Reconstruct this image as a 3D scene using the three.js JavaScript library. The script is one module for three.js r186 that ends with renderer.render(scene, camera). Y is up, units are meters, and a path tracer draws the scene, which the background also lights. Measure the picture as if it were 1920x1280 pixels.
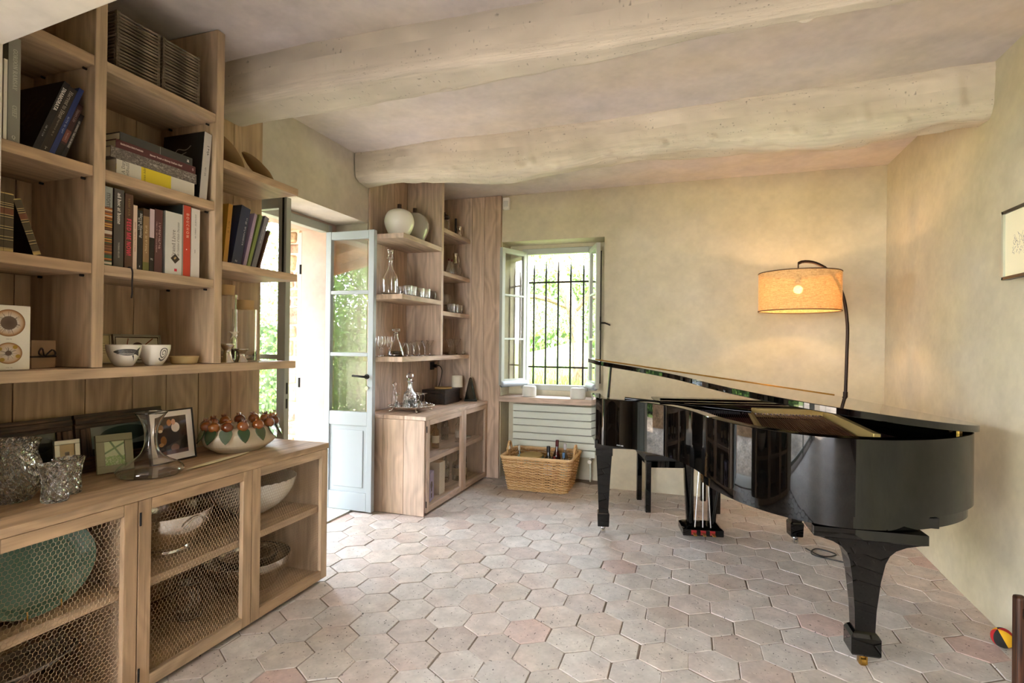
import * as THREE from 'three';
import { mergeGeometries, mergeVertices, toCreasedNormals } from 'three/addons/utils/BufferGeometryUtils.js';
import { RoundedBoxGeometry } from 'three/addons/geometries/RoundedBoxGeometry.js';

// ---------- camera, sky, sun, exposure ----------
const scene = new THREE.Scene();
const renderer = new THREE.WebGLRenderer({ antialias: true });
renderer.toneMapping = THREE.LinearToneMapping;
renderer.toneMappingExposure = 11.8;
renderer.shadowMap.enabled = true;
const camera = new THREE.PerspectiveCamera(64.47, 1.5, 0.05, 200);
camera.position.set(0, 1.36, 0);
camera.rotation.order = 'YXZ';
camera.rotation.set(0.297 * Math.PI / 180, 18.523 * Math.PI / 180, 0.629 * Math.PI / 180);
{ // hazy bright summer sky
  const W = 64, H = 32, d = new Float32Array(W * H * 4);
  for (let j = 0; j < H; j++) for (let i = 0; i < W; i++) {
    const el = Math.max(0, (j + 0.5) / H * 2 - 1), k = Math.pow(el, 0.6), o = (j * W + i) * 4;
    d[o] = 1.0 - 0.42 * k; d[o + 1] = 1.0 - 0.28 * k; d[o + 2] = 1.0 - 0.04 * k; d[o + 3] = 1;
  }
  const sky = new THREE.DataTexture(d, W, H, THREE.RGBAFormat, THREE.FloatType);
  sky.mapping = THREE.EquirectangularReflectionMapping; sky.magFilter = THREE.LinearFilter; sky.needsUpdate = true;
  scene.background = sky; scene.backgroundIntensity = 2.6;
}
const sun = new THREE.DirectionalLight(0xfff4e6, 6.5);
sun.position.set(9, 16, 5); sun.target.position.set(-2, 0, -6);
sun.castShadow = true; sun.shadow.mapSize.set(2048, 2048);
Object.assign(sun.shadow.camera, { left: -20, right: 20, top: 20, bottom: -20, near: 1, far: 60 });
scene.add(sun, sun.target);

// ---------- helpers ----------
let seedState = 12345;
const rnd = () => { seedState = (seedState + 0x6d2b79f5) | 0; let t = Math.imul(seedState ^ (seedState >>> 15), 1 | seedState); t = (t + Math.imul(t ^ (t >>> 7), 61 | t)) ^ t; return ((t ^ (t >>> 14)) >>> 0) / 4294967296; };
const rr = (a, b) => a + (b - a) * rnd();
const clamp = (x, a = 0, b = 1) => Math.min(b, Math.max(a, x));
const sstep = (a, b, x) => { const t = clamp((x - a) / (b - a)); return t * t * (3 - 2 * t); };
const mix = (a, b, t) => a + (b - a) * t;
const PI = Math.PI;
const V = (x, y, z) => new THREE.Vector3(x, y, z);
const hash = (x, y, s) => { let h = Math.imul(x, 374761393) + Math.imul(y, 668265263) + Math.imul(s, 974634541); h = Math.imul(h ^ (h >>> 13), 1274126177); return ((h ^ (h >>> 16)) >>> 0) / 4294967296; };
function pn(u, v, px, py, s) { // periodic value noise, u and v in 0..1
  const x = u * px, y = v * py, xi = Math.floor(x), yi = Math.floor(y), fx = x - xi, fy = y - yi;
  const a = fx * fx * (3 - 2 * fx), b = fy * fy * (3 - 2 * fy), w = (i, n) => ((i % n) + n) % n;
  const x0 = w(xi, px), x1 = w(xi + 1, px), y0 = w(yi, py), y1 = w(yi + 1, py);
  return mix(mix(hash(x0, y0, s), hash(x1, y0, s), a), mix(hash(x0, y1, s), hash(x1, y1, s), a), b);
}
const fbm = (u, v, px, py, s, oct = 4) => { let t = 0, a = 0.5, n = 0; for (let i = 0; i < oct; i++) { t += a * pn(u, v, px << i, py << i, s + i); n += a; a *= 0.5; } return t / n; };
const n3 = (x, y, z, s = 0) => { // plain 3-D value noise, -1..1
  const xi = Math.floor(x), yi = Math.floor(y), zi = Math.floor(z), f = (t) => t * t * (3 - 2 * t), a = f(x - xi), b = f(y - yi), c = f(z - zi);
  const h = (i, j, k) => hash(xi + i, yi + j, (zi + k) * 31 + s);
  return 2 * mix(mix(mix(h(0, 0, 0), h(1, 0, 0), a), mix(h(0, 1, 0), h(1, 1, 0), a), b), mix(mix(h(0, 0, 1), h(1, 0, 1), a), mix(h(0, 1, 1), h(1, 1, 1), a), b), c) - 1;
};
function tex(n, f, { srgb = true, m = n } = {}) { // f(u, v) gives [r, g, b] 0..255 or a grey 0..255
  const d = new Uint8Array(n * m * 4);
  for (let j = 0; j < m; j++) for (let i = 0; i < n; i++) {
    const c = f(i / n, j / m), o = (j * n + i) * 4;
    if (typeof c === 'number') d[o] = d[o + 1] = d[o + 2] = clamp(c, 0, 255); else { d[o] = clamp(c[0], 0, 255); d[o + 1] = clamp(c[1], 0, 255); d[o + 2] = clamp(c[2], 0, 255); }
    d[o + 3] = 255;
  }
  const t = new THREE.DataTexture(d, n, m, THREE.RGBAFormat); t.wrapS = t.wrapT = THREE.RepeatWrapping; t.magFilter = THREE.LinearFilter; t.minFilter = THREE.LinearFilter;
  if (srgb) t.colorSpace = THREE.SRGBColorSpace; t.needsUpdate = true; return t;
}
const std = (color, roughness = 0.8, o = {}) => new THREE.MeshStandardMaterial({ color, roughness, ...o });
const phy = (color, roughness, o = {}) => new THREE.MeshPhysicalMaterial({ color, roughness, ...o });

const taken = new Map();
const numbered = (n) => { const k = taken.get(n) ?? 0; taken.set(n, k + 1); return k ? n + '_' + String(k).padStart(3, '0') : n; };
function tag(o, label, category, group, kind) { o.userData.label = label; o.userData.category = category; if (group) o.userData.group = group; if (kind) o.userData.kind = kind; return o; }
function thing(name, label, category, p = [0, 0, 0], ry = 0, group, kind) {
  const o = new THREE.Group(); o.name = numbered(name); o.position.set(...p); o.rotation.y = ry; scene.add(o); return tag(o, label, category, group, kind);
}
function struct(name, p = [0, 0, 0]) { const o = new THREE.Group(); o.name = name; taken.set(name, 1); o.position.set(...p); o.userData.kind = 'structure'; scene.add(o); return o; }
const M4 = (x, y, z, rx = 0, ry = 0, rz = 0) => new THREE.Matrix4().compose(V(x, y, z), new THREE.Quaternion().setFromEuler(new THREE.Euler(rx, ry, rz, 'YXZ')), V(1, 1, 1));
class G { // collects geometry for one mesh
  constructor() { this.a = []; }
  add(g, m) { g = g.index ? g.toNonIndexed() : g; for (const k of Object.keys(g.attributes)) if (!['position', 'normal', 'uv'].includes(k)) g.deleteAttribute(k); if (!g.attributes.normal) g.computeVertexNormals(); if (!g.attributes.uv) g.setAttribute('uv', new THREE.BufferAttribute(new Float32Array(g.attributes.position.count * 2), 2)); if (m) g.applyMatrix4(m); this.a.push(g); return this; }
  box(w, h, d, x = 0, y = 0, z = 0, rx = 0, ry = 0, rz = 0) { return this.add(new THREE.BoxGeometry(w, h, d), M4(x, y, z, rx, ry, rz)); }
  rbox(w, h, d, x = 0, y = 0, z = 0, r = 0.003, rx = 0, ry = 0, rz = 0) { return this.add(new RoundedBoxGeometry(w, h, d, 1, Math.min(r, w / 2.01, h / 2.01, d / 2.01)), M4(x, y, z, rx, ry, rz)); }
  span(x0, x1, y0, y1, z0, z1, r = 0) { const w = Math.abs(x1 - x0), h = Math.abs(y1 - y0), d = Math.abs(z1 - z0), c = [(x0 + x1) / 2, (y0 + y1) / 2, (z0 + z1) / 2]; return r ? this.rbox(w, h, d, ...c, r) : this.box(w, h, d, ...c); }
  cyl(r0, r1, h, x = 0, y = 0, z = 0, n = 16, rx = 0, ry = 0, rz = 0) { return this.add(new THREE.CylinderGeometry(r1, r0, h, n), M4(x, y, z, rx, ry, rz)); }
  sph(r, x = 0, y = 0, z = 0, n = 14, sx = 1, sy = 1, sz = 1) { const g = new THREE.SphereGeometry(r, n, Math.ceil(n * 0.7)); g.scale(sx, sy, sz); return this.add(g, M4(x, y, z)); }
  lathe(pts, x = 0, y = 0, z = 0, n = 24) { return this.add(lathe(pts, n), M4(x, y, z)); }
  tube(pts, r, { n = 24, k = 6, closed = false } = {}) { return this.add(new THREE.TubeGeometry(new THREE.CatmullRomCurve3(pts.map((p) => V(...p)), closed), n, r, k, closed)); }
  rod(a, b, r, k = 6, r1 = r) { const A = V(...a), B = V(...b), L = A.distanceTo(B), g = new THREE.CylinderGeometry(r1, r, L, k); const q = new THREE.Quaternion().setFromUnitVectors(V(0, 1, 0), B.clone().sub(A).normalize()); return this.add(g, new THREE.Matrix4().compose(A.add(B).multiplyScalar(0.5), q, V(1, 1, 1))); }
  geo() { return this.a.length === 1 ? this.a[0] : mergeGeometries(this.a); }
  build(name, mat, parent, world) { // world: the numbers are in scene axes; the mesh is shifted to the parent's base
    const g = this.geo(); if (world) g.translate(-parent.position.x, -parent.position.y, -parent.position.z);
    const m = new THREE.Mesh(g, mat); m.name = parent ? name : numbered(name); (parent ?? scene).add(m); return m;
  }
}
function lathe(pts, n = 24) { // pts [r, y]; a repeated point makes a crease
  const smooth = []; let run = [];
  for (const p of pts) { run.push(new THREE.Vector2(Math.max(0, p[0]), p[1])); if (p[2]) { smooth.push(run); run = [run.at(-1).clone()]; } }
  smooth.push(run);
  return mergeGeometries(smooth.filter((r) => r.length > 1).map((r) => new THREE.LatheGeometry(r, n).toNonIndexed()));
}
// smooth a coarse [r, y] profile
const curve2 = (pts, n = 24) => new THREE.CatmullRomCurve3(pts.map((p) => V(p[0], p[1], 0)), false, 'centripetal').getPoints(n).map((p) => [p.x, Math.max(pts[0][1], p.y)]);
// closed glass wall from an outer profile (bottom to top), inner offset t and inner floor y0
function vesselProfile(outer, t, y0, n = 20) {
  const o = curve2(outer, n), inner = o.filter((p) => p[1] > y0 + 1e-4).map((p) => [Math.max(0.0015, p[0] - t), p[1]]).reverse();
  return [[0, o[0][1], 1], ...o, ...inner, [inner.at(-1)[0] * 0.9, y0], [0, y0]];
}
// uv in metres with the grain along an axis, over a texture that spans [su, sv] metres
function grainUV(g, axis, su = 1, sv = 1, ou = rnd() * 7, ov = rnd() * 7) {
  const p = g.attributes.position, n = g.attributes.normal, uv = new Float32Array(p.count * 2), ai = 'xyz'.indexOf(axis);
  for (let i = 0; i < p.count; i++) {
    const P = [p.getX(i), p.getY(i), p.getZ(i)], N = [Math.abs(n.getX(i)), Math.abs(n.getY(i)), Math.abs(n.getZ(i))], dom = N.indexOf(Math.max(...N));
    let a = [0, 1, 2].filter((k) => k !== dom); if (dom !== ai) a = [a.find((k) => k !== ai), ai];
    uv[2 * i] = P[a[0]] / su + ou; uv[2 * i + 1] = P[a[1]] / sv + ov;
  }
  g.setAttribute('uv', new THREE.BufferAttribute(uv, 2)); return g;
}
// one piece of timber: the span in scene axes, grain axis, parent
function timber(name, mat, parent, x0, x1, y0, y1, z0, z1, axis, r = 0.003) {
  const g = new G().span(x0, x1, y0, y1, z0, z1, r).geo(); grainUV(g, axis); g.translate(-parent.position.x, -parent.position.y, -parent.position.z);
  const m = new THREE.Mesh(g, mat); m.name = name; parent.add(m); return m;
}
const ORD = ['first', 'second', 'third', 'fourth', 'fifth', 'sixth', 'seventh', 'eighth', 'ninth', 'tenth'];

// ---------- materials ----------
const woodTex = tex(1024, (u, v) => {
  const warp = fbm(u, v, 5, 2, 3, 3), cath = Math.sin((u * 16 + warp * 5) * 2 * PI), fine = fbm(u, v, 150, 5, 9, 3), mid = fbm(u, v, 34, 2, 21, 4), lime = fbm(u, v, 7, 3, 40, 4), pore = fbm(u, v, 240, 12, 61, 2);
  let t = 0.80 + 0.10 * (fine - 0.5) + 0.17 * (mid - 0.5) + 0.035 * cath + 0.12 * (lime - 0.5);
  if (pore > 0.72) t -= 0.10 * (pore - 0.72) / 0.28;
  const w = clamp((lime - 0.52) * 2.2) * 0.5;
  return [255 * mix(t * 1.0, 0.93, w), 255 * mix(t * 0.955, 0.90, w), 255 * mix(t * 0.90, 0.88, w)];
});
const woodBump = tex(1024, (u, v) => 128 + 160 * (fbm(u, v, 150, 5, 9, 3) - 0.5) + 60 * (fbm(u, v, 34, 2, 21, 4) - 0.5), { srgb: false });
const wood = [0xe6ccac, 0xdfc3a2, 0xead3b6].map((c) => std(c, 0.62, { map: woodTex, bumpMap: woodBump, bumpScale: 0.0012 }));
const woodPale = [0xeed9c9, 0xe8d1bf, 0xf2dfd3].map((c) => std(c, 0.62, { map: woodTex, bumpMap: woodBump, bumpScale: 0.0012 }));
const anyOf = (list) => list[Math.floor(rnd() * list.length)];
const plasterTex = tex(1024, (u, v) => {
  const a = fbm(u, v, 3, 3, 5, 5), b = fbm(u, v, 14, 14, 15, 4), c = fbm(u, v, 60, 60, 25, 3), t = 0.92 + 0.11 * (a - 0.5) + 0.10 * (b - 0.5) + 0.05 * (c - 0.5), s = fbm(u, v, 4, 6, 33, 4) - 0.5;
  return [255 * (t + 0.02 * s), 255 * t, 255 * (t - 0.10 * s)];
});
const plasterBump = tex(1024, (u, v) => 128 + 150 * (fbm(u, v, 7, 7, 15, 5) - 0.5) + 40 * (fbm(u, v, 90, 90, 25, 2) - 0.5), { srgb: false });
const plaster = (c) => std(c, 0.9, { map: plasterTex, bumpMap: plasterBump, bumpScale: 0.004 });
const outerMat = plaster(0xcfb4a6), wallMat = plaster(0xd5cbb0), ceilMat = plaster(0xece0d8), revealMat = plaster(0xdcd2c2);
const beamTex = tex(1024, (u, v) => { const a = fbm(u, v, 4, 6, 71, 4), b = fbm(u, v, 60, 8, 72, 3), p = fbm(u, v, 210, 96, 73, 2), q = fbm(u, v, 5, 4, 75, 2); let t = 0.9 + 0.12 * (a - 0.5) + 0.1 * (b - 0.5); if (p > 0.80 && q > 0.45) t -= 0.4 * (p - 0.80) / 0.20; return [255 * t, 255 * t * 0.985, 255 * t * 0.955]; });
const beamBump = tex(1024, (u, v) => 128 + 120 * (fbm(u, v, 40, 10, 72, 4) - 0.5) - 80 * clamp((fbm(u, v, 210, 96, 73, 2) - 0.78) * 5), { srgb: false });
const beamMat = std(0xebe2d6, 0.88, { map: beamTex, bumpMap: beamBump, bumpScale: 0.006 });
const tileTex = tex(2048, (u, v) => {
  const a = fbm(u, v, 4, 4, 81, 4), b = fbm(u, v, 26, 26, 82, 4), c = fbm(u, v, 130, 130, 83, 2), pit = fbm(u, v, 170, 170, 84, 2), pk = fbm(u, v, 6, 6, 85, 3);
  let t = 0.86 + 0.14 * (a - 0.5) + 0.16 * (b - 0.5) + 0.07 * (c - 0.5); if (pit > 0.83) t -= 0.55 * clamp((pit - 0.83) / 0.06);
  const s = clamp((pk - 0.5) * 2.0) * 0.5;
  return [255 * (t + 0.03 * s), 255 * (t - 0.07 * s), 255 * (t - 0.10 * s)];
});
const tileBump = tex(1024, (u, v) => 150 + 90 * (fbm(u, v, 13, 13, 82, 4) - 0.5) - 110 * clamp((fbm(u, v, 85, 85, 84, 2) - 0.8) / 0.08), { srgb: false });
const tileMats = [0xe8dfd6, 0xe5dbd0, 0xeae1d8, 0xe4d6cc, 0xe2d6ca, 0xe6ded6, 0xe2c9be].map((c) => std(c, 0.58, { map: tileTex, bumpMap: tileBump, bumpScale: 0.0025 }));
const groutMat = std(0x85776a, 0.95);
const paint = std(0xa9aca2, 0.5), paintBlue = std(0xa4abb0, 0.5), radPaint = std(0xcfd3c4, 0.45);
const pane = phy(0xffffff, 0.01, { transmission: 1, thickness: 0, ior: 1.75 });
const glass = phy(0xffffff, 0.0, { transmission: 1, thickness: 0.004, ior: 1.5, attenuationColor: new THREE.Color(0xeaf2ec), attenuationDistance: 0.6 });
const crystal = phy(0xffffff, 0.0, { transmission: 1, thickness: 0.01, ior: 1.55 });
const blackLacquer = phy(0x030303, 0.025, { ior: 1.5 });
const blackSatin = std(0x0b0a0a, 0.35), iron = std(0x15130f, 0.6, { metalness: 0.4 }), blackPlastic = std(0x101010, 0.45);
const brass = std(0xb08a42, 0.3, { metalness: 1 }), goldPlate = std(0xd8b972, 0.4, { metalness: 0.45 }), chrome = std(0xd8d8d8, 0.12, { metalness: 1 });
const silver = std(0xd9d2c8, 0.18, { metalness: 1 }), steel = std(0xc9c4bd, 0.26, { metalness: 1 });
const whiteCer = phy(0xece6da, 0.25, { clearcoat: 0.5 }), paper = std(0xe9dfca, 0.9), paperWhite = std(0xf2efe6, 0.85);
const darkWoodTex = tex(512, (u, v) => { const a = fbm(u, v, 60, 3, 91, 3), b = fbm(u, v, 10, 4, 92, 4), t = 0.5 + 0.7 * (a - 0.5) + 0.7 * (b - 0.5); return [255 * clamp(t), 255 * clamp(t * 0.93), 255 * clamp(t * 0.86)]; });
const darkWood = std(0x8c715c, 0.55, { map: darkWoodTex }), brownWood = std(0x7a4b2c, 0.5, { map: darkWoodTex });
const stoneTex = tex(1024, (u, v) => { const a = fbm(u, v, 6, 6, 101, 5), b = fbm(u, v, 40, 40, 102, 3), t = 0.78 + 0.5 * (a - 0.5) + 0.4 * (b - 0.5); return [255 * t, 255 * t * 0.93, 255 * t * 0.84]; });
const stoneBump = tex(512, (u, v) => 255 * fbm(u, v, 14, 14, 102, 4), { srgb: false });
const stoneMat = std(0xe0c8b0, 0.95, { map: stoneTex, bumpMap: stoneBump, bumpScale: 0.01 }), paleStone = std(0xd6d5cd, 0.85, { bumpMap: stoneBump, bumpScale: 0.003 });

// ---------- the room ----------
function slab(parent, name, mat, x0, x1, y0, y1, z0, z1, s = 2) { const g = grainUV(new G().span(x0, x1, y0, y1, z0, z1).geo(), 'y', s, s, 0, 0); g.translate(-parent.position.x, -parent.position.y, -parent.position.z); const m = new THREE.Mesh(g, mat); m.name = name; parent.add(m); return m; }
const CEIL = 2.868;
{
  const c = struct('ceiling', [0, CEIL, 0]); slab(c, 'plaster_slab', ceilMat, -3.3, 3.3, CEIL, 3.12, -5.9, 5.4);
  const b = struct('wall_back', [0, 0, -5.19]);
  const seg = (...a) => slab(b, 'wall_segment', wallMat, ...a);
  seg(-2.9, -1.853, -0.1, CEIL, -5.45, -5.19); seg(-0.815, 1.9, -0.1, CEIL, -5.45, -5.19); seg(-1.853, -0.815, 2.40, CEIL, -5.45, -5.19);
  seg(-2.9, -1.70, -0.1, CEIL, -5.68, -5.45); seg(-0.965, 1.9, -0.1, CEIL, -5.68, -5.45); seg(-1.70, -0.965, 2.335, CEIL, -5.68, -5.45); seg(-1.70, -0.965, -0.1, 0.90, -5.68, -5.45);
  const l = struct('wall_left', [-2.57, 0, 0]);
  const sl = (...a) => slab(l, 'wall_segment', revealMat, ...a);
  sl(-2.88, -2.57, -0.1, CEIL, -5.45, -3.87); sl(-2.88, -2.57, 2.35, CEIL, -3.87, -2.70); sl(-2.88, -2.57, -0.1, CEIL, -2.70, -0.3); sl(-2.88, -2.57, 2.4, CEIL, -0.3, 3.0); sl(-2.88, -2.57, -0.1, CEIL, 3.0, 5.3);
  slab(l, 'outer_wall_segment', outerMat, -3.12, -2.88, -0.1, CEIL, -5.68, -3.74); slab(l, 'outer_wall_segment', outerMat, -3.12, -2.88, 2.29, CEIL, -3.74, -2.76); sl(-3.12, -2.88, -0.1, CEIL, -2.76, -0.3); sl(-3.12, -2.88, 2.4, CEIL, -0.3, 3.0); sl(-3.12, -2.88, -0.1, CEIL, 3.0, 5.3);
  const r = struct('wall_right', [1.45, 0, 0]);
  { // the old wall is out of true: it leans and closes in towards the opening
    const g = new THREE.BoxGeometry(1, 1, 1, 1, 8, 12), p = g.attributes.position;
    for (let i = 0; i < p.count; i++) {
      const t = p.getZ(i) + 0.5, h = p.getY(i) + 0.5, z = mix(-5.3, -0.72, t), inner = p.getX(i) < 0;
      p.setXYZ(i, inner ? mix(1.485 - 0.036 * (z + 5.19), 1.50 - 0.008 * (z + 5.19), h) : 1.9, mix(-0.1, CEIL, h), z);
    }
    g.computeVertexNormals(); grainUV(g, 'y', 2, 2, 0.3, 0.1); g.translate(-1.45, 0, 0);
    const m = new THREE.Mesh(g, wallMat); m.name = 'wall_segment'; r.add(m);
  }
  // the wide opening that the camera looks through, and the room behind it
  const f = struct('wall_front', [0, 0, -0.92]);
  slab(f, 'pier', revealMat, -2.57, -2.10, -0.1, CEIL, -1.115, -0.72); slab(f, 'pier', revealMat, 1.38, 3.0, -0.1, CEIL, -1.0, -0.72);
  const sh = new THREE.Shape([[-2.12, 2.298], [-1.5, 2.352], [-0.6, 2.36], [1.4, 2.36], [1.4, CEIL], [-2.12, CEIL]].map((p) => new THREE.Vector2(...p)));
  const lg = new THREE.ExtrudeGeometry(sh, { depth: 0.395, bevelEnabled: false }); lg.translate(0, 0, -1.115 + 0.92); grainUV(lg, 'y', 2, 2, 0, 0);
  const lm = new THREE.Mesh(lg, revealMat); lm.name = 'lintel'; f.add(lm);
  const rear = struct('wall_rear', [0, 0, 5]);
  const sr = (...a) => slab(rear, 'wall_segment', revealMat, ...a);
  sr(-3.1, -2.4, -0.1, CEIL, 5, 5.3); sr(-0.05, 3.3, -0.1, CEIL, 5, 5.3); sr(-2.4, -0.05, 2.6, CEIL, 5, 5.3);
  const sw = struct('wall_side', [3.15, 0, 2.1]); slab(sw, 'wall_segment', revealMat, 3.0, 3.3, -0.1, CEIL, -1.0, 5.3);
  // frames of the garden doors behind the camera
  const fr = struct('door_3', [-1.15, 0, 5.1]), fr3 = struct('door_4', [-2.75, 0, 1.35]);
  for (const [o, x0, x1] of [[fr, -2.4, -0.05]]) {
    const q = new G(); for (const x of [x0, (x0 + x1) / 2, x1]) q.span(x - 0.04, x + 0.04, 0, 2.6, 5.08, 5.13); for (const y of [0.08, 0.9, 1.75, 2.56]) q.span(x0, x1, y - 0.025, y + 0.025, 5.085, 5.125); q.build('frame', paint, o, true);
  }
  { const q = new G(); for (const z of [-0.3, 1.35, 3.0]) q.span(-2.78, -2.73, 0, 2.4, z - 0.04, z + 0.04); for (const y of [0.08, 0.8, 1.5, 2.36]) q.span(-2.775, -2.735, y - 0.025, y + 0.025, -0.3, 3.0); q.build('frame', paint, fr3, true); }
}
{ // terracotta floor: hexagonal tiles laid with a point to the back wall
  const fl = struct('floor', [0, 0, 0]);
  slab(fl, 'bed', groutMat, -3.12, 3.3, -0.16, -0.004, -5.68, 5.3);
  slab(fl, 'rear_paving', tileMats[1], -2.6, 3.0, -0.02, 0, -0.72, 5.0, 1.6);
  const W = 0.207, H = 0.1815, R = 0.1215, list = [];
  const fwd = V(0, 0, -1).applyEuler(camera.rotation), right = V(1, 0, 0).applyEuler(camera.rotation);
  for (let j = 0; j < 27; j++) for (let i = -14; i < 13; i++) {
    const cx = -0.63 + (i + (j & 1) * 0.5) * W + rr(-0.003, 0.003), cz = -2.475 + (15 - j) * -H + rr(-0.003, 0.003);
    if (cx < -2.95 || cx > 1.6 || cz < -5.5 || cz > -0.72 || (cx < -2.62 && (cz < -3.9 || cz > -2.65))) continue;
    const d = fwd.x * cx + fwd.z * cz, s = (right.x * cx + right.z * cz) / d, low = 1.36 / d;
    const seen = d > 0.5 && Math.abs(s) < 0.99 && low < 0.72 && !(cx < -2.05 && (cz > -2.65 || cz < -3.8));
    list.push({ cx, cz, key: seen ? -d : -100 - d });
  }
  list.sort((a, b) => b.key - a.key);
  const rest = new G();
  const onFloor = (t) => {
    const tx = rr(-0.005, 0.005), tz = rr(-0.005, 0.005), y0 = rr(-0.0008, 0.0008), pos = [], uv = [], ring = (k, y) => Array.from({ length: 6 }, (_, n) => {
      const a = PI / 6 + n * PI / 3, x = (t.rad?.[n] ?? (t.rad = Array.from({ length: 6 }, () => R * rr(0.972, 1.0)))[n]) * k; return [x * Math.cos(a) * 0.984, y, x * Math.sin(a)];
    });
    const top = ring(0.968, 0), edge = ring(0.993, -0.0022), foot = ring(0.99, -0.012), ht = (p) => [t.cx + p[0], p[1] + y0 + tx * p[0] + tz * p[2], t.cz + p[2]], c = [0, 0.0004, 0];
    const tri = (a, b, d) => { for (const p of [a, b, d]) { const q = ht(p); pos.push(...q); uv.push(q[0] / 1.6 + t.cx * 3.7, q[2] / 1.6 + t.cz * 1.3); } };
    for (let n = 0; n < 6; n++) { const m = (n + 1) % 6; tri(c, top[m], top[n]); tri(top[n], top[m], edge[m]); tri(top[n], edge[m], edge[n]); tri(edge[n], edge[m], foot[m]); tri(edge[n], foot[m], foot[n]); }
    const g = new THREE.BufferGeometry(); g.setAttribute('position', new THREE.Float32BufferAttribute(pos, 3)); g.setAttribute('uv', new THREE.Float32BufferAttribute(uv, 2)); g.computeVertexNormals(); return g;
  };
  list.forEach((t, n) => {
    const g = onFloor(t);
    if (n < 300) { const m = new THREE.Mesh(g, anyOf(rnd() < 0.8 ? tileMats.slice(0, 6) : tileMats)); m.name = 'tile'; fl.add(m); } else rest.add(g);
  });
  rest.build('far_tiles', tileMats[0], fl).userData.kind = 'stuff';
}
// ---------- ceiling beams: whitewashed, hand hewn ----------
function beam(name, xs, sect, bumps, amp) { // sect(t) gives the section: z front/back, y bottom; t 0..1 along x
  const N = 420, K = 72, pos = [], uv = [], idx = [], o = struct(name, [0, 2.75, sect(0.5).zf]);
  for (let i = 0; i <= N; i++) {
    const t = i / N, x = mix(xs[0], xs[1], t), s = sect(t), cz = (s.zf + s.zb) / 2, hw = (s.zf - s.zb) / 2, top = CEIL + 0.06, cy = (s.yb + top) / 2, hh = (top - s.yb) / 2;
    for (let k = 0; k <= K; k++) {
      const a = k / K * 2 * PI, c = Math.cos(a), d = Math.sin(a), e = s.e ?? 0.28, sg = (v) => Math.sign(v) * Math.pow(Math.abs(v), e);
      let z = cz + hw * sg(c), y = cy + hh * sg(d);
      const nz = c, ny = d, n = amp * (n3(x * 2.2, y * 5, z * 5, 1) * 1.0 + n3(x * 7, y * 14, z * 14, 2) * 0.45 + n3(x * 22, y * 40, z * 40, 3) * 0.16);
      let b = n; for (const [bx, ba, br, bh] of bumps) { const dd = Math.hypot(x - bx, (Math.atan2(Math.sin(a - ba), Math.cos(a - ba))) * 0.16) / br; if (dd < 1) b += bh * (1 - dd * dd) * (1 - dd * dd); }
      z += nz * b; y += ny * b;
      pos.push(x, y - 2.75, z - o.position.z); uv.push(k / K * 0.9, x / 1.4);
    }
  }
  for (let i = 0; i < N; i++) for (let k = 0; k < K; k++) { const a = i * (K + 1) + k, b = a + K + 1; idx.push(a, a + 1, b, a + 1, b + 1, b); }
  const g = new THREE.BufferGeometry(); g.setAttribute('position', new THREE.Float32BufferAttribute(pos, 3)); g.setAttribute('uv', new THREE.Float32BufferAttribute(uv, 2)); g.setIndex(idx); g.computeVertexNormals();
  const m = new THREE.Mesh(g, beamMat); m.name = 'hewn_timber'; o.add(m);
}
beam('trim_1', [-2.56, 1.52], (t) => ({ zf: -2.27 + 0.015 * Math.sin(t * 9), zb: mix(-2.57, -2.34, sstep(0.2, 0.75, t)), yb: 2.632 + 0.012 * Math.sin(t * 6), e: 0.30 }), [[-1.2, 4.4, 0.05, -0.012], [0.4, 4.3, 0.04, 0.012]], 0.010);
beam('trim_2', [-2.56, 1.56], (t) => { const c = mix(-3.79, -3.58, Math.pow(t, 1.3)); return { zf: c + mix(0.12, 0.115, t) + 0.012 * Math.sin(t * 11), zb: c - 0.115, yb: mix(2.65, 2.545, t) + 0.022 * Math.sin(t * 13 + 0.6) * sstep(0, 0.3, t) - 0.015 * Math.sin(t * 5), e: 0.5 }; },
  [[-1.15, 6.0, 0.06, -0.03], [-1.08, 5.9, 0.04, 0.016], [-0.2, 5.75, 0.05, 0.024], [-0.55, 5.6, 0.045, 0.018], [0.1, 5.8, 0.045, 0.024], [0.9, 6.05, 0.045, 0.022], [1.33, 6.1, 0.05, 0.024], [0.55, 5.8, 0.035, 0.016], [0.3, 5.5, 0.045, -0.014], [1.1, 5.8, 0.03, 0.014], [-0.9, 5.5, 0.05, 0.016], [0.72, 5.7, 0.03, 0.012]], 0.028);

// ---------- garden doors in the left wall ----------
function panedLeaf(o, w, h, t, stile, rows, mat, glassMat, extra = []) { // built in x 0..w, y 0..h, thickness t about z 0
  new G().span(0, stile, 0, h, -t / 2, t / 2, 0.004).build('stile', mat, o); new G().span(w - stile, w, 0, h, -t / 2, t / 2, 0.004).build('stile', mat, o);
  const bars = [...rows].sort((a, b) => a[0] - b[0]);
  let y = 0; for (const [a, b, kind] of bars) {
    new G().span(stile, w - stile, y, a, -t / 2 + 0.002, t / 2 - 0.002, 0.004).build('rail', mat, o); y = b;
    if (kind === 'panel') {
      const q = new G().span(stile, w - stile, a, b, -0.006, 0.006); q.build('panel', mat, o);
      const e = new G().rbox(w - 2 * stile - 0.07, b - a - 0.07, 0.026, w / 2, (a + b) / 2, 0, 0.010).build('raised_field', mat, o);
    } else new G().span(stile, w - stile, a, b, -0.002, 0.002).build('pane', glassMat, o);
  }
  new G().span(stile, w - stile, y, h, -t / 2 + 0.002, t / 2 - 0.002, 0.004).build('rail', mat, o);
}
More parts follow.
